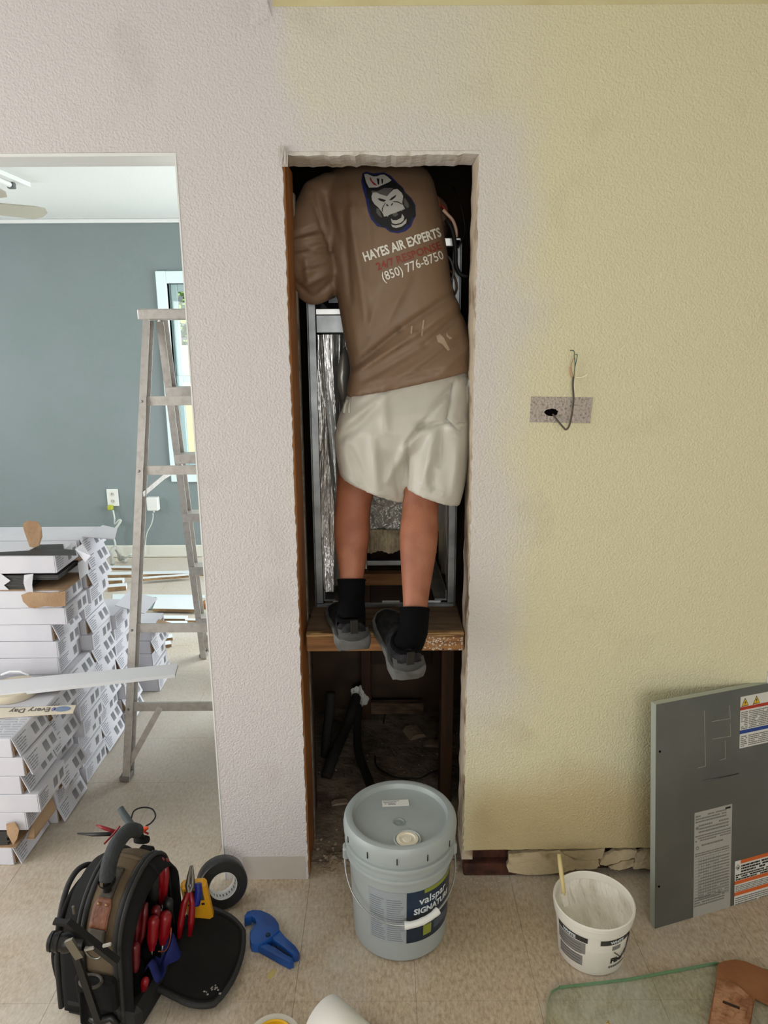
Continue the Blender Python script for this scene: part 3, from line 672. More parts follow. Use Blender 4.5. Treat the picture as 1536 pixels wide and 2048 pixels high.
shorts_bvh = BVHTree.FromPolygons([v.co.copy() for v in so.vertices], [tuple(p.vertices) for p in so.polygons])
shorts = link('shorts', so, person, world=True)
def on_shorts(px, py, lift):
    o = at(px, py, 1.75); d = (at(px, py, 2.2) - o).normalized(); h = shorts_bvh.ray_cast(o, d)
    return (h[0] - d*lift) if h[0] is not None else at(px, py, 1.93)
# rear patch pocket and side pocket welt
mb = MB(); pk = [(908, 748), (943, 757), (946, 800), (938, 848), (918, 862), (893, 836)]
cx_, cy_ = sum(p[0] for p in pk)/6, sum(p[1] for p in pk)/6
poly = []
for i in range(6):
    a, b = pk[i], pk[(i+1) % 6]
    for t in range(5): poly.append((a[0]+(b[0]-a[0])*t/5, a[1]+(b[1]-a[1])*t/5))
vs = []
for s_ in (1.0, .97, .66, .33):
    vs += [on_shorts(cx_+(x-cx_)*s_, cy_+(y-cy_)*s_, .0015 if s_ == 1 else .0045) for x, y in poly]
n_ = len(poly); fs = [(r*n_+k, r*n_+(k+1) % n_, (r+1)*n_+(k+1) % n_, (r+1)*n_+k) for r in range(3) for k in range(n_)] + [tuple(range(3*n_, 4*n_))]
mb.add(vs, fs).build('rear_pocket', M_SHORTS, shorts, smooth=True, world=True)
mb = MB()
mb.tube([on_shorts(695, 800, .003), on_shorts(690, 812, .004), on_shorts(688, 826, .003)], .004, 6)
mb.tube([on_shorts(701, 796, .003), on_shorts(698, 814, .004), on_shorts(699, 826, .003)], .003, 6)
mb.build('side_pocket', M_SHORTS, shorts, smooth=True, world=True)

# ---- socks and shoes
def shoe(prefix, heel, toe_dir, pitch, ank, sock_top):
    """heel = ground point of the heel; local frame: y to the toe, z up"""
    yaw = math.atan2(-toe_dir[0], toe_dir[1])
    M = Matrix.Translation(heel) @ Matrix.Rotation(yaw, 4, 'Z') @ Matrix.Rotation(pitch, 4, 'X')
    prof = [(-.016, .024, .028), (-.010, .038, .036), (.0, .045, .040), (.03, .049, .038), (.08, .043, .030), (.13, .045, .026), (.19, .053, .025), (.235, .050, .024), (.265, .034, .026), (.28, .016, .030)]
    mb = MB(); n = 12; vs = []; fs = []
    sole = []
    for y, w_, h in prof:
        low = .012 if y > .2 else (.008 if y < .0 else 0)
        sole.append([(-w_*.92, y, low + (.006*math.sin(y*40) if .05 < y < .12 else 0)), (-w_*1.03, y, h*.35+low), (-w_*1.06, y, h*.75), (-w_, y, h), (0, y, h+.002), (w_, y, h), (w_*1.06, y, h*.75), (w_*1.03, y, h*.35+low), (w_*.92, y, low), (0, y, low)])
    k = len(sole[0])
    for r in sole: vs += [M @ Vector(p) for p in r]
    for i in range(len(sole)-1):
        for q in range(k): fs.append((i*k+q, i*k+(q+1) % k, (i+1)*k+(q+1) % k, (i+1)*k+q))
    fs += [tuple(reversed(range(k))), tuple(range((len(sole)-1)*k, len(sole)*k))]
    so_ = mb.add(vs, fs).build('shoe_sole', M_SOLE, person, smooth=50, world=True)
    # upper
    up = [(-.008, .024, .084), (-.003, .036, .088), (.03, .043, .080), (.065, .041, .074), (.10, .037, .076), (.14, .040, .066), (.19, .044, .054), (.235, .042, .044), (.262, .031, .036), (.276, .014, .031)]
    mb = MB(); vs = []; fs = []; k = 13
    for y, w_, h in up:
        for q in range(k):
            a = math.pi*q/(k-1); cx = math.cos(a); sz = math.sin(a)**.75
            vs.append(M @ Vector((-w_*cx*(1-.18*max(0, sz-.5)), y, .024 + (h-.024)*sz)))
    for i in range(len(up)-1):
        for q in range(k-1): fs.append((i*k+q, i*k+q+1, (i+1)*k+q+1, (i+1)*k+q))
    fs += [tuple(range(k)), tuple(reversed(range((len(up)-1)*k, len(up)*k)))]
    us = mb.add(vs, fs).build('shoe_upper', M_SHOE, person, smooth=60, world=True)
    # heel counter and pull tab, collar
    mb = MB(); mb.grid(lambda u, v: M @ Vector((math.sin((u-.5)*2.6)*.0435, .014 - math.cos((u-.5)*2.6)*.0275 + (.010 if v > .9 else 0) - .004*math.sin(v*3.1), .030 + v*.030)), 12, 4)
    mb.build('heel_counter', mat('shoe_grey_panel', rgb(62, 62, 62), .8, bump=(80, .2)), us, smooth=True, world=True)
    mb = MB(); mb.box(-.010, .010, -.0135, -.008, .052, .092, M=M, bev=.001); mb.build('pull_tab', mat('shoe_tab', rgb(44, 42, 38), .85, spec=.2), us, world=True)
    mb = MB(); mb.tube([M @ Vector((math.sin(2*math.pi*q/20)*.034, .045 - math.cos(2*math.pi*q/20)*.046, .080 + .004*math.cos(4*math.pi*q/20))) for q in range(21)], .007, 8)
    mb.build('collar', M_SOCK, us, smooth=True, world=True)
    # sock
    a0 = M @ Vector((0, .045, .055)); mb = MB()
    top = sock_top
    d_ = [a0, a0.lerp(ank, .6), ank, ank.lerp(top, .5), top]
    mb.tube(d_, [.040, .040, .0375, .0395, .0405], 18, cap=False)
    mb.build('sock', M_SOCK, person, smooth=True, world=True)
    mb = MB(); mb.tube([top.lerp(ank, .02), top.lerp(ank, .10)], .0418, 18); mb.build('sock_cuff', M_SOCK, person, smooth=True, world=True)
    return us
Lheel = on(708, 1300, .778); Rheel = on(816, 1356, .735)
shoe('left', Lheel, (-.20, 1), 0.02, La, at(703, 1158, 1.965))
shoe('right', Rheel, (-.22, 1), R(13), Ra, at(829, 1216, 1.828))
# ================================================================ closet contents
M_GALV = mat('galvanised', rgb(150, 154, 156), .38, .85, var=(12, rgb(112, 116, 118), .35, .7))
M_FOIL = mat('foil_facing', rgb(222, 222, 220), .30, .85, bump=(26, .5), stretch=(4.5, 4.5, .35), bdist=.02)
M_FOILB = mat('foil_crumpled', rgb(236, 232, 222), .36, .55, bump=(48, .8), bdist=.02)
M_WOOD = mat('platform_lumber', rgb(158, 112, 66), .7, var=(7, rgb(116, 76, 42), .4, .65), stretch=(.7, 8, 8), bump=(60, .3))
M_PLY = mat('dusty_plywood', rgb(120, 96, 72), .85, var=(9, rgb(92, 72, 52), .4, .65), stretch=(.8, 5, 5), bump=(50, .3))
# platform
plat = thing('closet_platform', 'lumber and plywood platform the person stands on', 'platform', (0, SHELF_Y, 0))
def PB(nm, m, *a, bev=.002):
    return MB().box(*a, bev=bev).build(nm, m, plat)
dy = SHELF_Y
PB('front_beam', M_WOOD, -.226, .228, 0, .038, SHELF_Z-.058, SHELF_Z-.013, bev=.003)
PB('deck_edge', mat('plywood_edge', rgb(176, 140, 92), .75, bump=(40, .4), var=(16, rgb(110, 80, 46), .45, .6), stretch=(1, 1, 14)), -.226, .228, -.004, .012, SHELF_Z-.0125, SHELF_Z)
PB('deck', M_PLY, -.226, .228, .0125, .235, SHELF_Z-.0125, SHELF_Z)
PB('deck', M_PLY, -.226, -.19, .2355, .70, SHELF_Z-.0125, SHELF_Z)
PB('deck', M_PLY, .19, .228, .2355, .70, SHELF_Z-.0125, SHELF_Z)
PB('rear_beam', M_WOOD, -.226, .228, .56, .60, SHELF_Z-.058, SHELF_Z-.013)
PB('post', mat('dark_stud', rgb(74, 46, 24), .75, var=(9, rgb(48, 30, 16), .35, .7), stretch=(8, 8, .7)), .19, .232, .30, .39, 0.012, SHELF_Z-.06)
PB('post', MATS['dark_stud'], -.10, -.06, .86, .90, 0.012, SHELF_Z-.06)
PB('post', MATS['dark_stud'], -.326, -.24, .25, .29, 0.012, SHELF_Z-.06)
PB('back_panel', mat('dark_plywood', rgb(58, 44, 34), .9, var=(6, rgb(40, 30, 24), .4, .65), stretch=(1, 1, .5)), -.06, .20, .905, .925, 0.25, 1.0)
# dried plaster specks on the front beam
mb = MB(); r2 = random.Random(2)
for i in range(130):
    x = min(.222, max(.0, r2.gauss(.15, .05))); z = SHELF_Z-.055 + r2.random()*.04; s_ = r2.uniform(.0008, .0028)
    mb.box(x-s_, x+s_, -.0012, .0005, z-s_*.8, z+s_*.8)
o = mb.build('plaster_specks', mat('speck_white', rgb(214, 200, 184), .9), plat); o['kind'] = 'stuff'

# air handler: open sheet-metal cabinet
ah = thing('air_handler', 'open sheet metal air handler cabinet lined with foil insulation', 'appliance', (0, 2.135, SHELF_Z))
def AB(nm, m, *a, bev=.0015, par=None):
    return MB().box(*a, bev=bev).build(nm, m, par or ah)
X0, X1, D, H = -.217, .222, .46, 1.085
AB('side_panel', M_GALV, X0, X0+.004, 0, D, 0, H); AB('side_panel', M_GALV, X1-.004, X1, 0, D, 0, H)
AB('back_panel', M_GALV, X0, X1, D, D+.004, .12, H)
AB('corner_flange', M_GALV, X0+.0045, X0+.026, 0, .003, 0.012, H-.0); AB('corner_flange', M_GALV, X1-.026, X1-.0045, 0, .003, 0.012, H)
AB('bottom_rail', M_GALV, X0+.0045, X1-.0045, -.002, .012, 0, .0115)
AB('top_rail', mat('bright_metal', rgb(206, 208, 208), .35, .7), X0+.004, X1-.004, 0, .03, H-.018, H+.004)
AB('cross_rail', MATS['bright_metal'], X0+.026, X1-.026, .004, .022, .885, .902)
AB('blower_deck', M_GALV, X0+.026, X1-.026, .0225, .30, .868, .885)
AB('cross_plate', M_GALV, X0+.026, X1-.026, .010, .013, .835, .8845)
for sx in (-1, 1):
    mb = MB(); x_in = X0+.046 if sx < 0 else X1-.046
    mb.bar((x_in, .016, .018), (x_in - sx*.018, D-.05, .018), .036, .006); mb.bar((x_in - sx*(-.018), .016, .032), (x_in - sx*(-.002), D-.05, .032), .004, .034)
    mb.build('drain_rail', M_GALV, ah)
AB('rear_rail', M_GALV, X0+.03, X1-.03, D-.045, D-.02, .0, .02)
# bright strips painted in for slots of light on the bottom rail, screws in the flanges
for (x, z) in [(X0+.017, .10), (X0+.017, .16), (X0+.017, .32), (X0+.017, .46), (X0+.017, .72), (X1-.015, .10), (X1-.015, .16), (X1-.015, .34), (X1-.015, .62), (X1-.015, .80), (X1-.015, .95)]:
    MB().lathe([(0, -.002), (.0036, -.0015), (.0042, .0)], 10, Matrix.Translation((x, -.0005, z)) @ Matrix.Rotation(R(90), 4, 'X')).build('screw', mat('screw_dark', rgb(60, 60, 62), .4, .8), ah)
for x in (-.135, .02, .15): AB('rail_light_slot', MATS['bright_metal'], x-.028, x+.028, .0125, .0155, .008, .016)
# foil facing of the insulation: sagging, pleated sheets
def pleat(u, v, seed, n, a):
    r2 = random.Random(seed); s_ = 0
    for i in range(n):
        f = r2.uniform(3, 26); s_ += math.sin(u*f*2 + r2.uniform(0, 6) + .8*math.sin(v*r2.uniform(2, 7) + i))*a/(1+f*.12)
    return s_
mb = MB(); mb.grid(lambda u, v: (X0+.030 + .12*u + .010*math.sin(u*9+1) + pleat(u, v, 3, 9, .010), .03 + u*.20 + pleat(u, v, 13, 10, .018), .04 + v*.79), 60, 60); mb.build('foil_liner', M_FOIL, ah, smooth=True, recalc=False)
mb = MB(); mb.grid(lambda u, v: (X1-.02 - pleat(u, v, 5, 9, .008), .02 + u*(D-.03), .04 + v*.79), 50, 50); mb.build('foil_liner', M_FOIL, ah, smooth=True, recalc=False)
mb = MB(); mb.grid(lambda u, v: (X0+.02 + u*(X1-X0-.04), D-.020 + pleat(u, v, 8, 7, .008) + .006*math.sin(v*60+u*11+3*math.sin(u*17)), .125 + v*.70), 60, 60); mb.build('foil_liner', M_FOILB, ah, smooth=True, recalc=False)
mb = MB(); r2 = random.Random(6)
mb.grid(lambda u, v: (X0+.03 + u*(X1-X0-.06), D-.045 + .004*math.sin(u*150) + .005*math.sin(u*23+v*4), .052 + v*.085 + .006*math.sin(u*31)*(1-v)), 120, 8)
mb.build('fibre_edge', mat('glass_fibre', rgb(224, 208, 174), .95, bump=(80, .8), var=(20, rgb(176, 160, 132), .4, .6)), ah, smooth=True, recalc=False)
# folded foil roll hanging by the hip
q_ = [at(690, 690, 2.115), at(680, 715, 2.11), at(674, 745, 2.105), at(675, 775, 2.105), at(684, 800, 2.11), at(692, 812, 2.115), at(700, 780, 2.125), at(700, 720, 2.125)]
cc = sum(q_, Vector())/8 + Vector((0, -.012, 0))
MB().add(q_ + [cc] + [p + Vector((0, .004, 0)) for p in q_], [(i, (i+1) % 8, 8) for i in range(8)] + [tuple(range(9, 17))] + [(i, i+9, (i+1) % 8+9, (i+1) % 8) for i in range(8)]).build('foil_flap', mat('duct_collar', rgb(150, 150, 146), .35, .6), ah, smooth=True, world=True)
AB('control_box', mat('dark_control', rgb(58, 58, 60), .5, .3), .10, X1-.03, .03, .16, .905, 1.03, bev=.004)
AB('blower_housing', M_GALV, X0+.03, .06, .2, .42, .905, 1.06, bev=.02)

# wires by the right flange
def cable(name, label, pts, r, m, cat='cable', parent=None, n=8, world=True):
    # smooth through the points (Catmull-Rom)
    P = [Vector(p) for p in pts]; out = []
    for i in range(len(P)-1):
        p0, p1, p2, p3 = P[max(i-1, 0)], P[i], P[i+1], P[min(i+2, len(P)-1)]
        for k in range(6):
            t = k/6; out.append(.5*((2*p1) + (p2-p0)*t + (2*p0-5*p1+4*p2-p3)*t*t + (3*p1-p0-3*p2+p3)*t**3))
    out.append(P[-1])
    o = MB().tube(out, r, n).build(name, m, parent, smooth=True, world=bool(parent) and world)
    if not parent: tag(o, label, cat)
    return o
M_BLK = mat('black_rubber', rgb(14, 14, 15), .6); M_PIPE = mat('pipe_insulation', rgb(46, 44, 42), .8, bump=(60, .3), spec=.3)
cable('power_cable', 'black cable drooping down the right side of the cabinet', [at(893, 440, 2.12), at(905, 462, 2.11), at(911, 500, 2.105), at(912, 530, 2.10), at(920, 548, 2.09), at(935, 553, 2.09)], .006, M_BLK)
cable('white_wire', 'pale wire with red connector behind the right shoulder', [at(886, 420, 2.12), at(894, 428, 2.12), at(905, 440, 2.12), at(912, 458, 2.115), at(913, 474, 2.12)], .0045, mat('pale_wire', rgb(206, 172, 150), .5))
cable('red_wire', 'thin red wire behind the right shoulder in the closet', [at(880, 408, 2.14), at(888, 416, 2.125), at(898, 432, 2.13), at(899, 446, 2.14)], .003, mat('red_wire', rgb(150, 48, 30), .5))
cable('thin_cable', 'thin black cable arching beside the right jamb', [at(905, 372, 2.2), at(918, 400, 2.16), at(928, 440, 2.14), at(929, 468, 2.13), at(916, 495, 2.11)], .0028, M_BLK)
for i, (x, z) in enumerate(((.155, 1.84), (.165, 1.80), (.158, 1.77))):
    cable('control_lead', ['upper control wire curling out of the dark control box', 'middle control wire curling out of the dark control box', 'lowest control wire curling out of the dark control box'][i],
          [(x, 2.16, z), (x+.03, 2.12, z-.02), (x+.042, 2.11, z-.06), (x+.03, 2.125, z-.09)], .003, mat(['wire_grey', 'wire_brown', 'wire_black'][i], [rgb(90, 90, 88), rgb(96, 66, 44), rgb(22, 22, 24)][i], .5))
# ---- below the platform
cable('insulated_pipe', 'thick black insulated pipe leaning from the left wall of the closet', [on(652, 1555, .02), at(668, 1510, 2.45), at(692, 1455, 2.62), at(706, 1418, 2.70), at(712, 1395, 2.78)], .021, M_PIPE, 'pipe', n=14)
cable('insulated_pipe', 'dark pipe standing upright in the left corner under the platform', [at(650, 1530, 2.52), at(654, 1470, 2.55), at(660, 1420, 2.57), at(662, 1385, 2.58)], .019, M_PIPE, 'pipe', n=14)
cable('insulated_pipe', 'black hose curving down behind the grey paint bucket', [at(716, 1412, 2.74), at(714, 1470, 2.60), at(718, 1510, 2.48), at(733, 1550, 2.36), at(745, 1580, 2.2)], .016, M_PIPE, 'pipe', n=12)
cable('thermostat_cable', 'thin dark cable looped over the closet floor', [at(770, 1428, 2.8), at(762, 1470, 2.72), at(752, 1500, 2.6), at(752, 1530, 2.42), at(775, 1548, 2.36), at(800, 1556, 2.34), at(840, 1556, 2.34), at(862, 1545, 2.36), at(890, 1538, 2.38), at(909, 1531, 2.40)], .003, M_BLK)
cable('thin_wire', 'thin wire drooping by the right post in the closet', [at(900, 1440, 2.75), at(906, 1470, 2.7), at(908, 1500, 2.6), at(905, 1520, 2.5)], .002, M_BLK)
def blob(name, label, c, rx, ry, rz, m, cat, seed, amp=.35, n=14):
    r2 = random.Random(seed); ph = [r2.uniform(0, 6) for _ in range(8)]
    def f(u, v):
        th = 2*math.pi*u; p = math.pi*(v-.5)
        k = 1 + amp*(.5*math.sin(3*th+ph[0])*math.cos(2*p+ph[1]) + .3*math.sin(7*th+ph[2])*math.cos(5*p) + .2*math.sin(11*th+ph[3]+p*4))
        return Vector((math.cos(p)*math.cos(th)*rx*k, math.cos(p)*math.sin(th)*ry*k, math.sin(p)*rz*k)) + Vector(c)
    return tag(MB().grid(f, n*2, n, closed_u=True).build(name, m, None, smooth=60), label, cat)
M_CHIP = mat('plaster_chip', rgb(168, 150, 128), .95, bump=(60, .6))
blob('foam_wad', 'torn white foam stuffed round the pipe end in the closet', tuple(at(718, 1396, 2.80)), .034, .025, .040, mat('white_foam', rgb(236, 236, 230), .8, bump=(60, .5)), 'foam', 4, .7, 16)
def chunk(name, label, px, py, z, a, b, c, rz, m, cat, tilt=0):
    o_ = on(px, py, z)
    M_ = Matrix.Translation(o_) @ Matrix.Rotation(rz, 4, 'Z') @ Matrix.Rotation(tilt, 4, 'Y')
    poly = [(-a, 0), (-a*.6, c*.9), (a*.1, c), (a*.8, c*.75), (a, 0)]
    return tag(MB().prism(poly, -b, b, M_).build(name, m), label, cat)
M_SCRAP = mat('scrap_wood', rgb(120, 98, 76), .85, var=(10, rgb(80, 62, 46), .4, .6), stretch=(1, 6, 6))
chunk('plaster_chunk', 'broken plaster chunk lying at the back of the closet floor', 828, 1468, .013, .035, .04, .02, .4, M_CHIP, 'debris')
chunk('plaster_chunk', 'pale plaster strip on the closet floor near the right post', 872, 1490, .013, .05, .018, .012, -.15, M_CHIP, 'debris')
chunk('plaster_chunk', 'small plaster flake beside the right post on the closet floor', 886, 1512, .013, .03, .016, .010, -1.0, M_CHIP, 'debris')
chunk('plaster_chunk', 'pale scrap lying on the closet floor at the left of the bucket', 680, 1606, .013, .03, .012, .008, .2, M_CHIP, 'debris')
tag(MB().bar(at(873, 1482, 2.58), at(897, 1430, 2.74), .022, .008).build('wood_strip', M_SCRAP), 'thin wooden strip propped against the right post in the closet', 'wood scrap')
tag(MB().bar(at(862, 1433, 2.78), at(884, 1448, 2.68), .014, .006).build('wood_strip', M_SCRAP), 'short wooden splinter crossing the strip at the closet back', 'wood scrap')
tag(MB().box(-.075, .165, 2.80, 2.838, .034, .085, bev=.003).build('cross_board', M_SCRAP), 'horizontal scrap board across the back of the closet floor', 'wood scrap')
# dust, chips and dried compound swept to the threshold: too many to count
mb = MB(); r2 = random.Random(9)
for i in range(620):
    q = r2.random()
    if q < .30: x, y, z = r2.uniform(-.22, .22), r2.gauss(1.965, .03), .012
    elif q < .42: x, y, z = r2.uniform(-.30, .30), r2.uniform(1.96, 2.7), .012
    elif q < .85: x, y, z = r2.uniform(.16, .95), r2.gauss(1.872, .02), 0
    else: x, y, z = r2.uniform(-.2, 1.0), r2.uniform(1.42, 1.86), 0
    if y < 1.94: z = 0.0
    if y > 1.885 and abs(x) > .225 and y < 1.99: continue
    s_ = r2.uniform(.0008, .0032) if q > .42 else r2.uniform(.001, .0045)
    a = r2.uniform(0, 3.14)
    M_ = Matrix.Translation((x, y, z)) @ Matrix.Rotation(a, 4, 'Z')
    mb.box(-s_, s_, -s_*r2.uniform(.4, 1), s_*.6, 0, s_*r2.uniform(.3, .9), M=M_)
o = mb.build('plaster_crumbs', mat('plaster_crumb', rgb(186, 172, 152), .95)); tag(o, 'crumbs of dry plaster scattered along the threshold and floor', 'debris', kind='stuff')
# heap of rubble at the threshold
def heap(u, v):
    x = -.215 + u*.435; y = 1.905 + v*.10; h = math.sin(math.pi*v)**.8
    return (x, y, .001 + h*(.016 + .006*math.sin(x*37) + .004*math.sin(x*91+v*9) + .003*math.sin(x*190+v*40)))
o = MB().grid(heap, 90, 14).build('rubble_heap', mat('rubble', rgb(150, 132, 110), .95, bump=(90, 1.0), var=(40, rgb(196, 186, 170), .5, .65)), None, smooth=True); tag(o, 'low ridge of plaster rubble across the closet threshold', 'debris', kind='stuff')

# ---- wall patch with cut cable
patch = struct('trim_13', MB().prism([(.379, 1.392), (.536, 1.388), (.540, 1.455), (.380, 1.458)], WY0-.0012, WY0+.004), mat('old_box_patch', rgb(182, 172, 164), .9, bump=(150, .7), var=(150, rgb(132, 120, 108), .52, .7)))
r2 = random.Random(14); mb = MB(); mb.prism([(.434 + math.cos(a)*.0155*r2.uniform(.85, 1.1)*1.2, 1.417 + math.sin(a)*.0095*r2.uniform(.85, 1.15)) for a in [2*math.pi*i/20 for i in range(20)]], WY0-.0017, WY0-.0013)
mb.build('wall_hole', mat('hole_black', (0.004, 0.003, 0.003), 1.0, spec=0), patch)
wc = thing('wall_cable', 'cut grey cable looping out of the hole in the yellow wall', 'cable', (.434, WY0-.002, 1.417))
def wcab(nm, pts, r, m): return cable(nm, None, [(x, y, z) for x, y, z in pts], r, m, parent=wc)
wcab('cable_sheath', [(.436, WY0+.003, 1.416), (.448, WY0-.010, 1.398), (.462, WY0-.022, 1.381), (.468, WY0-.026, 1.376), (.476, WY0-.026, 1.386), (.482, WY0-.024, 1.42), (.485, WY0-.018, 1.455), (.483, WY0-.012, 1.487), (.484, WY0-.010, 1.508)], .0026, mat('sheath', rgb(84, 76, 66), .7))
for nm, c, pts in (('conductor', rgb(176, 128, 92), [(.484, 1.506), (.478, 1.523), (.476, 1.540), (.481, 1.555)]), ('conductor', rgb(70, 96, 84), [(.485, 1.506), (.4855, 1.54), (.482, 1.558), (.480, 1.572), (.470, 1.574)]),
                   ('conductor', rgb(74, 110, 110), [(.486, 1.53), (.489, 1.55), (.4895, 1.563), (.484, 1.563)]), ('conductor', rgb(246, 240, 212), [(.487, 1.508), (.497, 1.506), (.508, 1.508), (.517, 1.514)]), ('conductor', rgb(190, 132, 98), [(.479, 1.507), (.474, 1.520), (.473, 1.533)])):
    wcab(nm, [(x, WY0-.010-.002*i, z) for i, (x, z) in enumerate(pts)], .0011, mat('wire_%d_%d_%d' % tuple(int(v*99) for v in c), c, .5))
# nail heads left in the wall
nm_ = MB().lathe([(0, -.0015), (.0028, -.001), (.0032, 0)], 10, Matrix.Rotation(R(90), 4, 'X')).mesh('nail_head', mat('nail', rgb(70, 66, 60), .5, .6))
for px, py in ((551, 597), (577, 941), (585, 1210), (600, 1471), (1044, 880), (533, 5), (572, 6), (598, 8)):
    p = at(px, py, WY0-.0003); o = bpy.data.objects.new('nail_head', nm_); col.objects.link(o); o.parent = wall; o.location = p
# loose drywall tape at the ceiling line
struct('trim_14', MB().add([at(500, -12, WY0-.0006), at(532, -12, WY0-.006), at(537, 12, WY0-.005), at(543, 32, WY0-.001), at(500, 60, WY0-.0004), at(500, -12, WY0+.001), at(532, -12, WY0-.004), at(537, 12, WY0-.003), at(543, 32, WY0+.001), at(500, 60, WY0+.001)],
   [(0,1,2,3,4), (9,8,7,6,5), (0,5,6,1), (1,6,7,2), (2,7,8,3), (3,8,9,4), (4,9,5,0)]), M_WALL)
# ================================================================ things on the near floor
# ---- five gallon paint bucket
BC = (.038, 1.702)
bk = thing('paint_bucket', 'grey five gallon paint bucket with a navy label in front of the closet', 'bucket', (BC[0], BC[1], 0))
M_PAIL = mat('pail_grey', rgb(164, 172, 172), .38, var=(3, rgb(156, 164, 164), .4, .6))
MB().lathe([(0, .002), (.122, .002), (.128, .010), (.1285, .03), (.139, .252), (.1395, .256), (.146, .257), (.1475, .262), (.146, .268), (.1405, .270), (.141, .290), (.1485, .291), (.150, .297), (.1485, .303), (.1425, .305), (.143, .322)], 72).build('pail', M_PAIL, bk, smooth=35)
lid = MB().lathe([(.1475, .320), (.1515, .321), (.1528, .344), (.151, .356), (.146, .364), (.138, .366), (.129, .364), (.126, .358), (.124, .352), (.12, .3505), (.06, .3515), (0, .352)], 72).build('lid', M_PAIL, bk, smooth=35)
M_NOTCH = mat('notch_dark', rgb(26, 28, 30), .8)
for k in range(12):
    a = R(270 + 30*k - 4)
    MB().box(-.0014, .0014, -.0012, .0012, -.009, .009, M=Matrix.Translation((math.cos(a)*.1525, math.sin(a)*.1525, .334)) @ Matrix.Rotation(a + math.pi/2, 4, 'Z')).build('tear_notch', M_NOTCH, lid)
MB().lathe([(.036, .3514), (.036, .3545), (.033, .356), (.031, .353), (.0295, .3522)], 32, Matrix.Translation((.017, -.092, 0))).build('spout_ring', M_PAIL, lid, smooth=40)
MB().lathe([(.029, .3522), (.028, .3555), (.021, .356), (.019, .3535), (.012, .3535), (.011, .3555), (0, .356)], 32, Matrix.Translation((.017, -.092, 0))).build('spout_cap', mat('cap_cream', rgb(226, 218, 198), .45), lid, smooth=40)
MB().lathe([(.0165, .3512), (.0165, .3535), (.0135, .3535), (.0125, .3520), (.006, .352), (.006, .3532), (0, .3534)], 24, Matrix.Translation((-.004, -.024, 0))).build('moulded_mark', mat('pail_grey_dark', rgb(140, 148, 148), .4), lid, smooth=40)
stm = Matrix.Translation((-.012, .056, .3522)) @ Matrix.Rotation(.06, 4, 'Z')
stk = MB().box(-.036, .038, -.013, .014, 0, .0006, M=stm).build('price_sticker', mat('sticker_pale', rgb(224, 224, 220), .6), lid)
mb = MB()
for i, (x0, x1, y) in enumerate([(-.033, .012, .009), (-.033, .004, .004), (-.02, .0, -.003), (-.02, .002, -.0065), (-.03, -.024, -.003)]): mb.box(x0, x1, y, y+.0022, .0006, .0009, M=stm)
o = mb.build('sticker_print', mat('print_grey_text', rgb(130, 130, 130), .7), stk); o['kind'] = 'stuff'
for s_ in (-1, 1):
    a = R(180 if s_ < 0 else 6); M_ = Matrix.Translation((math.cos(a)*.146, math.sin(a)*.146, .245)) @ Matrix.Rotation(a, 4, 'Z')
    MB().box(-.008, .010, -.016, .016, -.018, .018, M=M_, bev=.005).build('handle_ear', M_PAIL, bk)
def cyl(a_deg, z, lift=.0):
    r_ = .1285 + (.139-.1285)*(z-.03)/.228 + lift; a = R(a_deg); return Vector((math.cos(a)*r_, math.sin(a)*r_, z))
def wrap_rect(name, m, a0, a1, z0, z1, lift, par, n=24):
    return MB().grid(lambda u, v: cyl(a0 + (a1-a0)*u, z0 + (z1-z0)*v, lift), n, 2).build(name, m, par, smooth=True, recalc=False)
M_NAVY = mat('label_navy', rgb(14, 44, 72), .35, var=(4, rgb(6, 24, 44), .35, .7))
lab = wrap_rect('front_label', M_NAVY, 276, 362, .066, .228, .0008, bk)
wrap_rect('label_stripe', mat('label_green', rgb(134, 144, 50), .4), 296, 362, .216, .228, .0012, lab)
wrap_rect('label_emblem', MATS['label_green'], 296, 307, .080, .112, .0012, lab)
inf = wrap_rect('side_label', mat('label_grey', rgb(154, 162, 168), .45), 232, 275.5, .066, .228, .0008, bk)
P_LW = mat('label_white', rgb(214, 222, 226), .5)
def wrap_text(name, txt, a0, a1, z, h, par, bold, m):
    vs, fs = flat_text(txt, h/.73, bold=bold*h); mb = MB(); wd = max(x for x, _ in vs)
    put2d(mb, vs, fs, lambda x, y: cyl(a0 + (a1-a0)*x/wd, z + y, .0014)); return mb.build(name, m, par, recalc=False)
wrap_text('lettering', 'valspar', 290, 330, .184, .024, lab, .02, P_LW)
wrap_text('lettering', 'SIGNATURE', 284, 338, .156, .018, lab, .05, P_LW)
mb = MB(); r2 = random.Random(4)
for i in range(5):
    z = .088 + i*.005; mb.grid(lambda u, v: cyl(311 + u*28, z + v*.0016, .0012), 8, 1)
mb.grid(lambda u, v: cyl(294 + u*40, .139 + v*.0022, .0012), 10, 1)
o = mb.build('small_print', mat('print_blue_grey', rgb(120, 134, 150), .6), lab, recalc=False); o['kind'] = 'stuff'
mb = MB()
for c_, (a0, a1) in enumerate(((234, 252), (254, 274))):
    for i in range(20):
        z = .074 + i*.0068
        if c_ == 1 and 7 < i < 9: continue
        e = a1 - r2.uniform(0, 5); mb.grid(lambda u, v: cyl(a0 + u*(e-a0), z + v*.002, .0012), 5, 1)
o = mb.build('small_print', mat('print_mid_grey', rgb(118, 126, 134), .6), inf, recalc=False); o['kind'] = 'stuff'
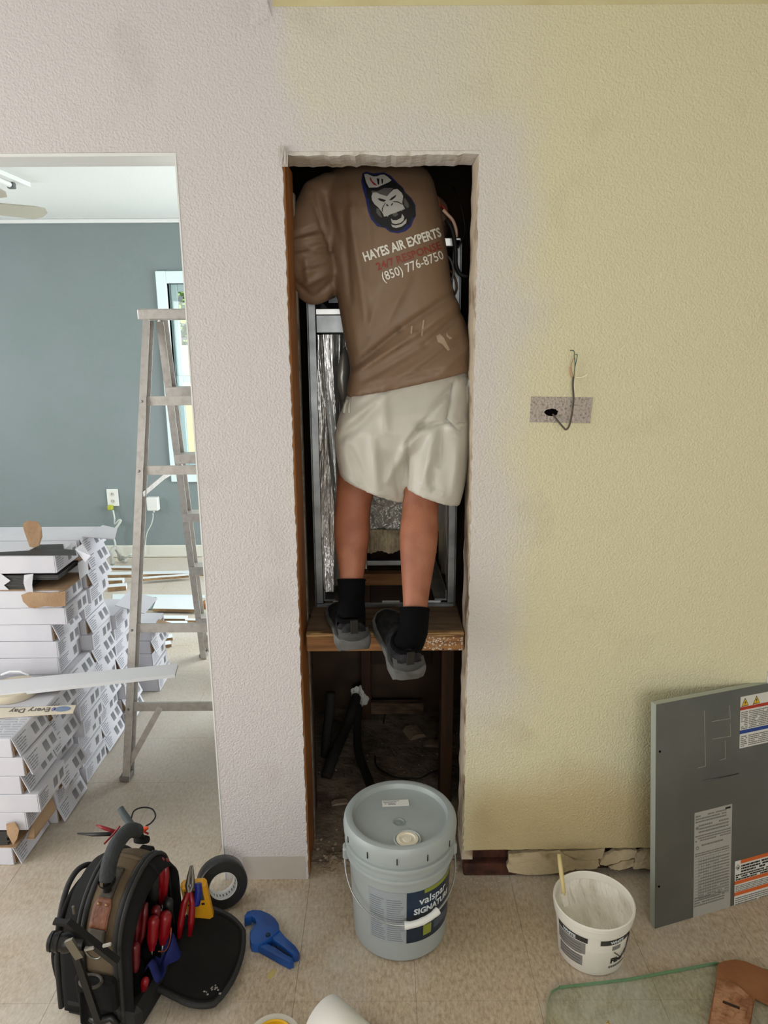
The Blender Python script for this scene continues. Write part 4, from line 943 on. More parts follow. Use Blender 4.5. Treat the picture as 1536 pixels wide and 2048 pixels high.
# bail wire and grip
def bail(t):
    a = 180 + 186*t; z = .245 - .098*math.sin(math.pi*t)**.8; r_ = .150 + .006*math.sin(math.pi*t)
    return Vector((math.cos(R(a))*r_, math.sin(R(a))*r_, z))
MB().tube([bail(i/48) for i in range(49)], .0022, 8).build('bail_wire', mat('wire_steel', rgb(170, 172, 172), .35, .7), bk, smooth=True)
MB().tube([bail(.50 + .19*i/12) for i in range(13)], [.0098, .0098, .0086, .0086, .0086, .0086, .0094, .0086, .0086, .0086, .0086, .0098, .0098], 14).build('grip', mat('grip_white', rgb(226, 228, 224), .4), bk, smooth=40)

# ---- spackle tub with brush handle
tb = thing('spackle_tub', 'open white tub of wall filler with black and white label', 'tub', (.548, 1.612, 0))
M_TUB = mat('tub_white', rgb(226, 222, 212), .4)
MB().lathe([(0, .002), (.080, .002), (.085, .008), (.096, .128), (.1005, .130), (.1025, .138), (.1025, .150), (.105, .153), (.105, .164), (.102, .166), (.099, .163), (.097, .15), (.094, .10), (.083, .012), (0, .010)], 64).build('tub', M_TUB, tb, smooth=35)
MB().lathe([(.0, .118), (.03, .116), (.06, .118), (.08, .124), (.094, .132), (.0965, .146)], 48, Matrix.Rotation(.4, 4, 'Z')).build('filler', mat('filler_paste', rgb(230, 225, 214), .5, bump=(16, .9), var=(6, rgb(196, 186, 168), .4, .7), stretch=(3, 1, 1), bdist=.02), tb, smooth=True)
def tcyl(a_deg, z, lift=.0008):
    r_ = .085 + .011*(z-.008)/.12 + lift; a = R(a_deg); return Vector((math.cos(a)*r_, math.sin(a)*r_, z))
def tw(name, m, a0, a1, z0, z1, lift=.0008, par=None, n=16): return MB().grid(lambda u, v: tcyl(a0+(a1-a0)*u, z0+(z1-z0)*v, lift), n, 2).build(name, m, par or tb, smooth=True, recalc=False)
P_DK = mat('print_charcoal', rgb(52, 50, 48), .6); P_MID = mat('print_grey_panel', rgb(128, 126, 122), .6)
tl = tw('label_band', P_DK, 190, 247, .108, .124); tr = tw('label_band', P_DK, 266, 322, .108, .124)
tp = tw('label_panel', P_MID, 190, 244, .070, .106); tw('label_panel', P_MID, 194, 240, .030, .062)
tw('label_panel', P_MID, 286, 302, .088, .102); tw('label_edge', P_DK, 323, 331, .084, .124)
def ttext(txt, a0, z, h, par, bold, m):
    vs, fs = flat_text(txt, h/.73, bold=bold*h); mb = MB(); put2d(mb, vs, fs, lambda x, y: tcyl(a0 + math.degrees(x/.092), z+y, .0014)); mb.build('lettering', m, par, recalc=False)
ttext('WHITE', 282, .1115, .009, tr, .06, P_LW); ttext('WHITE', 204, .1115, .009, tl, .06, P_LW)
ttext('Fiber P', 286, .046, .016, tb, .07, P_BLACK)
mb = MB(); r2 = random.Random(8)
for i in range(8):
    z = .032 + i*.009; mb.grid(lambda u, v: tcyl(194 + u*(40 + r2.uniform(0, 8)), z+v*.0022, .0012), 8, 1)
for i in range(9): mb.grid(lambda u, v: tcyl(284 + i*4.2 + u*3.2, .030+v*.006, .0012), 2, 1)
o = mb.build('small_print', mat('print_light', rgb(88, 86, 82), .6), tb, recalc=False); o['kind'] = 'stuff'
o = MB().tube([tcyl(a_, z_, .003) for a_, z_ in ((322, .118), (318, .075), (306, .055), (290, .082))] , .0012, 6).build('bail_wire', P_DK, tb, smooth=True)
br = thing('brush', 'thin wooden brush handle standing in the filler tub', 'brush', (.47, 1.60, .12))
MB().tube([at(1118, 1708, 1.665), at(1121, 1735, 1.645), at(1125, 1765, 1.625), at(1128, 1790, 1.61)], [.005, .0062, .0056, .0052], 10).build('handle', mat('pale_wood_handle', rgb(206, 188, 132), .5), br, smooth=True, world=True)
MB().bar(at(1127, 1786, 1.612), at(1131, 1812, 1.60), .014, .008).build('ferrule', mat('ferrule_pasted', rgb(206, 200, 186), .6), br, world=True)

# ---- galvanised access panel leaning on the wall
pBL = Vector((.749, 1.683, .001)); pU = Vector((.379, .123, 0)).normalized(); pV = Vector((-.059, .062, .648)); pH = pV.length; pV.normalize(); pV = (pV - pU*pV.dot(pU)).normalized(); pN = pU.cross(pV)
PW = .41; PM = Matrix(((pU.x, -pN.x, pV.x, pBL.x), (pU.y, -pN.y, pV.y, pBL.y), (pU.z, -pN.z, pV.z, pBL.z), (0, 0, 0, 1)))   # local: x across, y into the wall side, z up the panel
pan = thing('access_panel', 'galvanised metal access panel with warning labels leaning on the yellow wall', 'panel'); pan.matrix_world = PM
M_PAN = mat('panel_steel', rgb(132, 136, 136), .42, .9, var=(3, rgb(112, 116, 116), .35, .7))
MB().box(0, PW, 0, .0015, 0, pH).build('sheet', M_PAN, pan)
for a_ in ((0, .0015, .0016, .022, 0, pH), (PW-.0015, PW, .0016, .022, 0, pH), (.0016, PW-.0016, .0016, .022, pH-.0015, pH), (.0016, PW-.0016, .0016, .022, 0, .0015)):
    MB().box(*a_).build('return_edge', mat('edge_highlight', rgb(172, 180, 174), .4, .35), pan)  # edge highlight put into the colour, paler than the sheet
PMi = PM.inverted()
def puv(px, py):
    d = CAMROT @ Vector(((px-768)/FPX, -(py-1024)/FPX, -1.0)); o_ = Vector((0, 0, EYE)); n_ = PM.to_3x3() @ Vector((0, 1, 0))
    t = (pBL - o_).dot(n_)/d.dot(n_); q = PMi @ (o_ + d*t); return q.x, q.z
def plate(name, m, x0, x1, z0, z1, lift=.0007, par=None):
    return MB().box(x0, x1, -lift, -.0001, z0, z1).build(name, m, par or pan)
P_LAB = mat('label_paper', rgb(214, 214, 208), .55); P_TXT = mat('label_text', rgb(116, 116, 112), .7); P_ORG = mat('label_orange', rgb(206, 98, 40), .5); P_BLU = mat('label_blue', rgb(26, 62, 138), .5); P_YEL = mat('label_yellow', rgb(222, 180, 34), .5); P_RED2 = mat('label_red', rgb(176, 52, 26), .5)
a0, z1 = puv(1481, 1394); _, z0 = puv(1483, 1496); wl_ = plate('warning_label', P_LAB, a0, PW-.004, z0, z1)
hz = z1 - z0
plate('label_strip', P_RED2, a0, PW-.004, z1-.26*hz, z1-.20*hz, .0011, wl_); plate('label_strip', P_BLU, a0, PW-.004, z1-.72*hz, z1-.65*hz, .0011, wl_)
for k, xx in enumerate((a0+.016, a0+.056)):
    t_ = MB().prism([(xx-.013, z1-.19*hz), (xx+.013, z1-.19*hz), (xx, z1-.03*hz)], -.0010, -.0007).build('hazard_triangle', P_BLACK, wl_)
    MB().prism([(xx-.0108, z1-.178*hz), (xx+.0108, z1-.178*hz), (xx, z1-.055*hz)], -.0013, -.0010).build('triangle_fill', P_YEL, t_)
    if k == 0: MB().prism([(xx+.002, z1-.08*hz), (xx-.003, z1-.13*hz), (xx, z1-.13*hz), (xx-.002, z1-.17*hz), (xx+.004, z1-.115*hz), (xx+.001, z1-.115*hz)], -.0015, -.0013).build('hazard_symbol', P_BLACK, t_)
    else: MB().prism([(xx-.0018, z1-.085*hz), (xx+.0018, z1-.085*hz), (xx+.0008, z1-.145*hz), (xx-.0008, z1-.145*hz)], -.0015, -.0013).box(xx-.001, xx+.001, -.0015, -.0013, z1-.168*hz, z1-.154*hz).build('hazard_symbol', P_BLACK, t_)
def pseudo(par, x0, x1, z0, z1, rows, seed, m=P_TXT, lift=.0011, fill=.5):
    r2 = random.Random(seed); mb = MB(); dz = (z1-z0)/rows
    for i in range(rows):
        x = x0
        while x < x1-.002:
            wd = r2.uniform(.003, .012); e = min(x+wd, x1); z = z0+i*dz
            if r2.random() > .08: mb.box(x, e, -lift, -lift+.0003, z, z+dz*fill)
            x = e + .0012
    o = mb.build('small_print', m, par); o['kind'] = 'stuff'; return o
pseudo(wl_, a0+.003, a0+.026, z1-.63*hz, z1-.28*hz, 10, 1); pseudo(wl_, a0+.03, PW-.007, z1-.63*hz, z1-.28*hz, 10, 2); pseudo(wl_, a0+.003, a0+.026, z1-.97*hz, z1-.75*hz, 6, 3); pseudo(wl_, a0+.03, PW-.007, z1-.97*hz, z1-.75*hz, 6, 4)
b0, zt = puv(1389, 1626); b1, _ = puv(1464, 1613); _, zb = puv(1394, 1833)
rp = plate('rating_plate', mat('plate_silver', rgb(170, 170, 164), .5, .2), b0, b1, zb, zt); hz2 = zt-zb
pseudo(rp, b0+.003, b1-.02, zt-.10*hz2, zt-.02*hz2, 3, 5); pseudo(rp, b0+.014, b1-.012, zt-.2*hz2, zt-.11*hz2, 3, 6); pseudo(rp, b0+.003, b1-.004, zt-.28*hz2, zt-.21*hz2, 3, 7); pseudo(rp, b0+.025, b1-.03, zt-.33*hz2, zt-.30*hz2, 1, 9)
pseudo(rp, b0+.003, b1-.008, zt-.42*hz2, zt-.38*hz2, 2, 17); pseudo(rp, b0+.003, b1-.02, zb+.10*hz2, zb+.20*hz2, 4, 8)
mb = MB()
for i in range(15): mb.box(b0+.004, b1-.005, -.0011, -.0008, zt-.44*hz2-i*.0068*1.35, zt-.44*hz2-i*.0068*1.35+.0007)
for i in range(9): mb.box(b0+.016+i*.0085, b0+.0167+i*.0085, -.0011, -.0008, zt-.44*hz2-.13, zt-.44*hz2)
o = mb.build('table_rules', P_TXT, rp); o['kind'] = 'stuff'
pseudo(rp, b0+.018, b1-.007, zt-.44*hz2-.125, zt-.44*hz2-.003, 14, 10, fill=.35)
MB().prism([(b0+.009-.006, zt-.15*hz2), (b0+.009, zt-.15*hz2-.006), (b0+.015, zt-.15*hz2), (b0+.009, zt-.15*hz2+.006)], -.0011, -.0008).build('flame_diamond', P_TXT, rp)
MB().lathe([(.0035, 0), (.0055, 0), (.0055, .0004), (.0035, .0004)], 16, Matrix.Translation((b0+.011, -.0009, zt-.34*hz2)) @ Matrix.Rotation(R(90), 4, 'X')).build('approval_mark', P_TXT, rp)
MB().box(b1-.024, b1-.006, -.0012, -.0007, zt-.035*hz2, zt-.018*hz2).build('label_bar', P_BLACK, rp)
c0, zt = puv(1470, 1723); _, zb = puv(1472, 1816); fl = plate('flammable_label', P_LAB, c0, PW-.004, zb, zt); hz3 = zt-zb
for t in (.0, .42, .66): plate('label_strip', P_ORG, c0 + (.02 if t == 0 else 0), PW-.004, zt-(t+.075)*hz3, zt-t*hz3, .0011, fl)
pseudo(fl, c0+.022, PW-.006, zt-.26*hz3, zt-.09*hz3, 3, 11, P_BLACK, fill=.62); pseudo(fl, c0+.003, PW-.006, zt-.41*hz3, zt-.27*hz3, 3, 12, P_BLACK, fill=.62)
pseudo(fl, c0+.003, PW-.006, zt-.65*hz3, zt-.51*hz3, 4, 13); pseudo(fl, c0+.003, PW-.006, zt-.97*hz3, zt-.76*hz3, 5, 14)
q = c0+.0105, zt-.14*hz3
fd = MB().prism([(q[0]-.0085, q[1]), (q[0], q[1]-.0095), (q[0]+.0085, q[1]), (q[0], q[1]+.0095)], -.0011, -.0007).build('flame_diamond', P_BLACK, fl)
MB().prism([(q[0]-.0066, q[1]), (q[0], q[1]-.0076), (q[0]+.0066, q[1]), (q[0], q[1]+.0076)], -.0014, -.0011).build('diamond_fill', P_LAB, fd)
MB().prism([(q[0]-.0026, q[1]-.004), (q[0]+.0026, q[1]-.004), (q[0]+.003, q[1]), (q[0]+.001, q[1]+.004), (q[0]-.001, q[1]+.001), (q[0]-.0028, q[1]+.0005)], -.0017, -.0014).build('flame', P_BLACK, fd)
# pressed knock-out lines, screw holes, dent
M_SLIT = mat('slit_bright', rgb(190, 188, 176), .35, .8)
for x1_, y1_, x2_, y2_ in ((1408, 1421, 1411, 1532), (1459, 1411, 1460, 1437), (1423, 1443, 1460, 1437), (1460, 1446, 1461, 1472), (1425, 1478, 1461, 1472), (1450, 1481, 1451, 1517), (1440, 1520, 1451, 1517), (1395, 1536, 1411, 1532)):
    u1, v1 = puv(x1_, y1_); u2, v2 = puv(x2_, y2_); MB().bar((u1, -.0004, v1), (u2, -.0004, v2), .0013, .0010, (0, 1, 0)).build('knockout_slit', M_SLIT, pan)
u1, v1 = puv(1407, 1562); u2, v2 = puv(1477, 1547); MB().tube([(u1, -.0002, v1), ((u1+u2)/2, -.001, (v1+v2)/2-.001), (u2, -.0002, v2)], .0018, 6).build('dent_ridge', mat('dent', rgb(96, 98, 98), .5, .8), pan, smooth=True)
for px, py in ((1302, 1507), (1314, 1774)):
    u, v = puv(px, py); u = max(u, .012); MB().lathe([(0, 0), (.003, 0), (.0034, .0008)], 12, Matrix.Translation((u, -.0012, v)) @ Matrix.Rotation(R(-90), 4, 'X')).build('screw_hole', MATS['hole_black'], pan)

# ---- glass sheet and brown moulded piece
M_GLASS = clear_glass('sheet_glass', (.95, .975, .955))
M_GEDGE = mat('glass_green_edge', rgb(104, 142, 104), .2, spec=.6)
gp = [(.437, 1.495), (.62, 1.517), (.863, 1.564), (.93, 1.556), (1.0, 1.538), (1.02, 1.15), (.34, 1.15), (.372, 1.36), (.40, 1.455), (.415, 1.482)]
gs = thing('glass_sheet', 'clear glass sheet with green edge lying on the floor', 'glass', (.65, 1.35, 0))
MB().add([Vector((x, y, .0075)) for x, y in gp] + [Vector((x, y, .002)) for x, y in gp], [tuple(range(10)), tuple(reversed(range(10, 20)))] + [(i, i+10, (i+1) % 10+10, (i+1) % 10) for i in range(10)]).build('pane', M_GLASS, gs, world=True)
for a, b, t_ in ((9, 0, .001), (0, 1, .0032), (1, 2, .0032), (2, 3, .0022), (3, 4, .0018), (8, 9, .001), (7, 8, .0008)):
    MB().bar(Vector((*gp[a], .0048)), Vector((*gp[b], .0048)), t_, .0074).build('polished_edge', M_GEDGE, gs, world=True)
bp_ = thing('moulded_piece', 'brown moulded piece with raised pattern and a slot lying on the glass', 'scrap', (.86, 1.46, .008))
M_BRN = mat('brown_leather', rgb(146, 96, 58), .55, bump=(30, .2), var=(9, rgb(128, 78, 42), .35, .65))
def flatpiece(name, pxs, z0, z1, m, par):
    P = [on(x, y, z0) for x, y in pxs]; n = len(P)
    return MB().add(P + [Vector((p.x, p.y, z1)) for p in P], [tuple(range(n)), tuple(reversed(range(n, 2*n)))] + [(i, i+n, (i+1) % n+n, (i+1) % n) for i in range(n)]).build(name, m, par, world=True)
flatpiece('body', [(1435, 1932), (1448, 1926), (1470, 1923), (1490, 1927), (1515, 1937), (1560, 1955), (1560, 2016), (1534, 2010), (1510, 1998), (1506, 2020), (1500, 2060), (1414, 2060), (1421, 2020), (1430, 1975)], .009, .016, M_BRN, bp_)
flatpiece('raised_panel', [(1434, 1958), (1446, 1964), (1455, 1960), (1490, 1988), (1506, 2002), (1503, 2030), (1496, 2056), (1418, 2056), (1424, 2020)], .0162, .0185, mat('brown_worn', rgb(170, 124, 90), .6, bump=(50, .5), var=(26, rgb(136, 88, 56), .42, .6)), bp_)
for pts in ([(1456, 1966), (1470, 1968), (1498, 1992), (1492, 1996), (1470, 1980)], [(1448, 1985), (1462, 1988), (1458, 2000), (1446, 1996)], [(1470, 1985), (1484, 1994), (1478, 2006), (1466, 1998)], [(1434, 2016), (1446, 2018), (1442, 2030), (1432, 2028)], [(1456, 2020), (1470, 2026), (1464, 2040), (1452, 2034)], [(1480, 2012), (1494, 2016), (1490, 2034), (1478, 2028)]):
    flatpiece('embossed_mark', pts, .0186, .0205, MATS['brown_worn'], bp_)
flatpiece('slot', [(1446, 2001), (1482, 2015), (1481, 2020), (1445, 2006)], .0186, .0192, mat('slot_dark', rgb(50, 30, 16), .9), bp_)
# ---- curled white strip, yellow-cored roll
def curl(u, v):
    # strip 65 mm wide rolled into an open loop standing on its edge line
    a = -1.2 + 3.9*u; r_ = .050 + .012*u
    ax = Vector((.72, -.69, 0)); side = Vector((.69, .72, 0))
    c = Vector((-.098, 1.325, .050))
    return c + side*(math.cos(a)*r_*1.0) + Vector((0, 0, 1))*(math.sin(a)*r_) + ax*(v-.5)*.14 + Vector((0, 0, .0))
mb = MB(); N_ = 40
top = [curl(i/N_, j) for j in (0, 1) for i in range(N_+1)]
inn = [p - (p - Vector((p.x, p.y, .052))).normalized()*.0008 for p in top]
mb.grid(lambda u, v: curl(u, v), 40, 2)
o = mb.build('paper_strip', mat('white_paper', rgb(222, 219, 210), .6), None, smooth=True, recalc=False); tag(o, 'curled strip of white paper on the floor at the bottom edge', 'paper')
sl = o.modifiers.new('thickness', 'SOLIDIFY'); sl.thickness = .001
rl_ = thing('tape_roll', 'clear roll with yellow core lying flat at the bottom edge', 'tape', (-.262, 1.330, 0))
MB().lathe([(.047, 0), (.062, 0), (.063, .02), (.062, .045), (.048, .045), (.047, .02), (.047, 0)], 40).build('roll', mat('clear_film', rgb(196, 190, 176), .25), rl_, smooth=40)
MB().lathe([(.040, .001), (.0465, .001), (.0465, .047), (.044, .049), (.040, .047), (.040, .001)], 40).build('core', mat('yellow_core', rgb(206, 160, 20), .45), rl_, smooth=40)
MB().lathe([(0, .030), (.0395, .030), (.0395, .033), (0, .036)], 40).build('core_disc', MATS['yellow_core'], rl_, smooth=40)
tag(MB().lathe([(0, 0), (.004, 0), (.0045, .004), (.002, .007), (.002, .012), (0, .0125)], 12, Matrix.Translation(on(1216, 2050, .0078))).build('screw_stub', mat('brass', rgb(196, 160, 96), .3, .9), None, smooth=40), 'small brass screw standing on the glass at the bottom edge', 'screw')

# ---- duct tape standing on edge
tp_ = thing('duct_tape', 'roll of black duct tape standing against the white wall end', 'tape', (-.478, 1.79, 0))
TM = Matrix.Translation((0, 0, .0705)) @ Matrix.Rotation(R(22), 4, 'Z') @ Matrix.Rotation(R(78), 4, 'X')
MB().lathe([(.040, -.024), (.068, -.024), (.0705, -.021), (.0705, .021), (.068, .024), (.040, .024)], 64, TM).build('tape', mat('black_tape', rgb(24, 25, 27), .33, bump=(240, .1)), tp_, smooth=40)
MB().lathe([(.0385, -.0243), (.0398, -.0243), (.0398, .0243), (.0385, .0243), (.0385, -.0243)], 64, TM).build('core', mat('core_white', rgb(222, 224, 224), .6), tp_, smooth=40)
mb = MB()
for i in range(26):
    a = R(i*13.85); mb.box(-.0016, .0016, -.0003, 0, -.006, .004 + (i % 3)*.002, M=TM @ Matrix.Rotation(a, 4, 'Z') @ Matrix.Translation((0, .0385, .002)))
o = mb.build('core_print', mat('core_text', rgb(96, 98, 100), .7), tp_); o['kind'] = 'stuff'

# ---- blue pipe cutter
ct = thing('pipe_cutter', 'blue plastic pipe cutter lying on the floor', 'cutter', (-.32, 1.63, 0))
def C_(pxs): return [on(80 + x*.3516, 1590 + y*.3515, 0) for x, y in pxs]
def flat3(name, pts, z0, z1, m, par, bev=.004):
    n = len(pts); me_ = MB().add([Vector((p.x, p.y, z0)) for p in pts] + [Vector((p.x, p.y, z1)) for p in pts], [tuple(reversed(range(n))), tuple(range(n, 2*n))] + [(i, (i+1) % n, (i+1) % n+n, i+n) for i in range(n)]).mesh(name)
    bm = bmesh.new(); bm.from_mesh(me_); bmesh.ops.bevel(bm, geom=[e for e in bm.edges if all(v.co.z > z1-1e-5 for v in e.verts)], offset=bev, segments=2, affect='EDGES', profile=.6); bm.to_mesh(me_); bm.free()
    me_.materials.append(m); 
    for p in me_.polygons: p.use_smooth = True
    me_.set_sharp_from_angle(angle=R(40)); return link(name, me_, par, world=True)
M_CB = mat('cutter_blue', rgb(20, 78, 154), .4, var=(14, rgb(14, 62, 128), .4, .65))
flat3('jaw', C_([(1165,735), (1180,712), (1215,700), (1260,703), (1310,725), (1340,750), (1360,780), (1365,820), (1330,850), (1290,880), (1240,900), (1205,895), (1195,870), (1195,830), (1215,800), (1232,775), (1225,752), (1205,740), (1180,745), (1165,755)]), .002, .030, M_CB, ct)
flat3('upper_handle', C_([(1300,830), (1360,800), (1400,850), (1455,900), (1478,935), (1470,950), (1440,955), (1380,905), (1330,870)]), .002, .026, M_CB, ct, .006)
flat3('lower_handle', C_([(1225,890), (1290,880), (1350,910), (1410,950), (1440,965), (1445,985), (1420,995), (1370,970), (1300,930)]), .002, .024, M_CB, ct, .006)
flat3('blade', C_([(1205,745), (1230,760), (1232,790), (1215,810), (1195,800), (1200,780)]), .012, .015, M_GALV, ct, .0005)
p_ = C_([(1300, 850)])[0]; MB().lathe([(0, .0335), (.006, .0335), (.007, .031), (.007, .028)], 16, Matrix.Translation((p_.x, p_.y, 0))).build('pivot', mat('pivot_dark', rgb(30, 50, 80), .4, .5), ct, smooth=40, world=True)
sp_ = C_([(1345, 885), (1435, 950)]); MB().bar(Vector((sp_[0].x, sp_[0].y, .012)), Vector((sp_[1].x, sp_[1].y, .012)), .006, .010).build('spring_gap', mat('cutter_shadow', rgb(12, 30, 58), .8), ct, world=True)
# yellow paint drip on the tile
tag(MB().lathe([(.009, 0), (.006, .0006), (0, .0008)], 18, Matrix.Translation(on(543, 1948, .0002)) @ Matrix.Scale(1.8, 4, (.4, .9, 0))).build('paint_drip', mat('yellow_drip', rgb(190, 172, 104), .5)), 'faint yellow paint drip on the floor near the blue cutter', 'paint drip')
# ================================================================ tool bag
BAGC = Vector((-.655, 1.53, 0)); BAGY = R(-13)
BAGM = Matrix.Translation(BAGC) @ Matrix.Rotation(BAGY, 4, 'Z'); BAGI = BAGM.inverted()
bag = thing('tool_bag', 'open black and tan canvas tool bag full of red handled tools', 'tool bag', BAGC, (0, 0, BAGY))
M_CANVAS = mat('black_canvas', rgb(22, 22, 22), .85, spec=.2, bump=(320, .4), bdist=.002); M_TAN = mat('tan_canvas', rgb(98, 82, 60), .85, bump=(320, .4), var=(8, rgb(78, 64, 46), .4, .65), bdist=.002)
M_INNER = mat('bag_lining', rgb(10, 10, 11), .95, spec=.05); M_ZIP = mat('zip_tape', rgb(34, 34, 34), .7, bump=(400, .5), bdist=.002); M_LEATHER = mat('leather_patch', rgb(122, 74, 48), .6, bump=(90, .3), var=(20, rgb(98, 56, 34), .4, .6))
def arch(t, hw=.115, h=.345, r=.09):
    """outline of the bag seen from the side: up the near end, over the top, down the far end; t 0..1 -> (y, z)"""
    rn = .150
    pts = [(-hw-.010, .02), (-hw-.008, .10), (-hw, h-rn)] + [(-hw + rn - rn*math.cos(a), h - rn + rn*math.sin(a)) for a in [math.pi/2*i/8 for i in range(1, 9)]] + [(hw - r + r*math.sin(a), h - r + r*math.cos(a)) for a in [math.pi/2*i/6 for i in range(0, 7)]] + [(hw, .20), (hw+.004, .02)]
    f = t*(len(pts)-1); i = min(int(f), len(pts)-2); k = f-i
    return pts[i][0]*(1-k)+pts[i+1][0]*k, pts[i][1]*(1-k)+pts[i+1][1]*k
HWX = .042
mb = MB(); mb.grid(lambda u, v: (-HWX + 2*HWX*u, *(lambda q: (q[0], q[1] + .006*math.sin(math.pi*u)))(arch(v))), 6, 60)
o = mb.build('centre_band', M_TAN, bag, smooth=True, recalc=False); sl = o.modifiers.new('t', 'SOLIDIFY'); sl.thickness = .004
# dividing wall inside, both faces lined
mb = MB(); pr_ = [arch(i/50) for i in range(51)]
mb.add([(-.012, y*.96, z-.004) for y, z in pr_] + [(.012, y*.96, z-.004) for y, z in pr_], [tuple(range(51)), tuple(reversed(range(51, 102)))] + [(i, i+1, i+52, i+51) for i in range(50)])
mb.build('centre_divider', M_INNER, bag)
for s_ in (-1, 1):
    mb = MB(); mb.tube([(s_*(HWX+.002), *arch(i/60)) for i in range(61)], .0075, 8); mb.build('zip', M_ZIP, bag, smooth=True)
    mb = MB(); mb.tube([(s_*(HWX+.014), arch(i/60)[0]*1.02, arch(i/60)[1]+.002) for i in range(61)], .0055, 8); mb.build('zip', M_ZIP, bag, smooth=True)
    # gusset of the compartment
    w1 = .105 if s_ < 0 else .085
    mb = MB(); mb.grid(lambda u, v: (s_*(HWX+.012 + (w1-HWX-.012)*u), arch(v)[0]*1.02, arch(v)[1]*(1-.10*u)+.001), 4, 60)
    o = mb.build('gusset', M_CANVAS, bag, smooth=True, recalc=False); sl = o.modifiers.new('t', 'SOLIDIFY'); sl.thickness = .003
    if s_ > 0:
        for q in o.data.vertices:
            pass
# left cover, unzipped and sagging outward
mb = MB(); mb.grid(lambda u, v: (-.105 - .028*math.sin(math.pi*min(1, v*1.05))*(.4+.6*v) , -.118 + .236*u, .02 + (arch(.5)[1]*.80)*v*(1 - .25*abs(2*u-1)**3)), 16, 16)
o = mb.build('left_cover', M_CANVAS, bag, smooth=True, recalc=False); sl = o.modifiers.new('t', 'SOLIDIFY'); sl.thickness = .010
mb = MB(); mb.tube([(-.118 - .012*math.sin(math.pi*i/30), -.125 + .25*i/30, .02 + .285*math.sin(math.pi*i/30)**.35) for i in range(31)], .007, 8); mb.build('zip', M_ZIP, bag, smooth=True)
# base
MB().box(-.108, .10, -.13, .125, .0, .065, bev=.014).build('base', mat('rubber_base', rgb(18, 18, 18), .7), bag)
# near end pockets
MB().box(-.055, .05, -.148, -.121, .062, .150, bev=.008).build('end_pocket', M_CANVAS, bag)
MB().tube([(-.004 + .026*math.cos(a), -.150 + .018*math.sin(a), .15) for a in [2*math.pi*i/16 for i in range(17)]], .004, 6).build('pocket_hem', mat('grey_webbing', rgb(74, 70, 62), .85), bag, smooth=True)
# leather anchor, rivets, D ring
def band_pt(x, ang, lift):
    """point on the sloping near shoulder of the band, ang 0 (vertical end) .. 90 (top)"""
    rn = .150 + lift + .006; return Vector((x, -.115 + .150 - rn*math.cos(R(ang)), .345 - .150 + rn*math.sin(R(ang))))
def band_patch(name, x0, x1, a0, a1, lift, m, par, taper=0):
    return MB().grid(lambda u, v: band_pt((x0 + (x1-x0)*u)*(1 - taper*max(0, v-.75)*4*.5), a0 + (a1-a0)*v, lift), 6, 8).build(name, m, par, smooth=True, recalc=False)
lp = band_patch('leather_patch', -.024, .022, 24, 48, .004, M_LEATHER, bag, .5); lp.modifiers.new('t', 'SOLIDIFY').thickness = .004
for x in (-.011, .010):
    q = band_pt(x, 43, .0065); MB().lathe([(0, .003), (.003, .0022), (.0042, 0)], 12, Matrix.Translation(q) @ Vector((0, -math.cos(R(43)), math.sin(R(43)))).to_track_quat('Z', 'Y').to_matrix().to_4x4()).build('rivet', mat('rivet_brass', rgb(150, 116, 84), .35, .8), lp, smooth=True)
wb = band_patch('webbing_loop', -.022, .020, 10, 24, .007, MATS['grey_webbing'], bag); wb.modifiers.new('t', 'SOLIDIFY').thickness = .005
MB().tube([band_pt(-.001 + .024*math.cos(a), 10 + 9*math.sin(a), .012) for a in [math.pi + math.pi*i/14 for i in range(15)]], .0026, 8).build('d_ring', mat('ring_metal', rgb(120, 118, 108), .35, .8), bag, smooth=True)
band_patch('handle_anchor', -.016, .016, 48, 74, .004, mat('mount_grey', rgb(60, 54, 44), .8, bump=(200, .3)), bag).modifiers.new('t', 'SOLIDIFY').thickness = .006
# handle
hp = [(0, -.062, .325), (0, -.058, .352), (0, -.044, .385), (0, -.018, .408), (0, .015, .416), (0, .052, .408), (0, .078, .385), (0, .094, .350)]
cable('handle_core', None, [BAGM @ Vector(p) for p in hp], .010, M_CANVAS, parent=bag)
hg = cable('handle_grip', None, [BAGM @ Vector(p) for p in hp[1:-1]], .0185, mat('grip_rubber', rgb(40, 44, 46), .75, bump=(60, .5), stretch=(1, 1, 1)), parent=bag, n=14)
for y_, z_ in ((-.060, .340), (.098, .335)): MB().lathe([(.0195, -.006), (.021, 0), (.0195, .006)], 16, Matrix.Translation((0, y_*.97, z_+.012)) @ Matrix.Rotation(R(24 if y_ < 0 else -24), 4, 'X')).build('grip_collar', M_CANVAS, bag, smooth=True)
for y_ in (.112,): MB().box(-.02, .02, y_-.012, y_+.012, .25, .312, bev=.006).build('handle_mount', M_CANVAS, bag)
# right cover lying open on the floor
A_, B_, C2, D2 = Vector((-.595, 1.475, .030)), Vector((-.535, 1.69, .085)), Vector((-.368, 1.672, .018)), Vector((-.405, 1.400, .010))
def flap(u, v, z):
    # superellipse mapping gives rounded corners
    a, b = 2*u-1, 2*v-1
    a2 = a*math.sqrt(1 - .42*b*b*(1 if a > 0 else .15)); b2 = b*math.sqrt(1 - .36*a*a*(1 if a > 0 else .15)); p = (a2+1)/2; q = (b2+1)/2
    return A_.lerp(D2, p).lerp(B_.lerp(C2, p), q) + Vector((0, 0, z + .010*math.sin(math.pi*u)*math.sin(math.pi*v)))
mb = MB(); mb.grid(lambda u, v: flap(u, v, .012), 24, 24); o = mb.build('right_cover', mat('cover_canvas', rgb(30, 29, 27), .85, spec=.2, bump=(260, .35), var=(6, rgb(22, 22, 21), .4, .6), bdist=.002), bag, smooth=True, world=True, recalc=False)
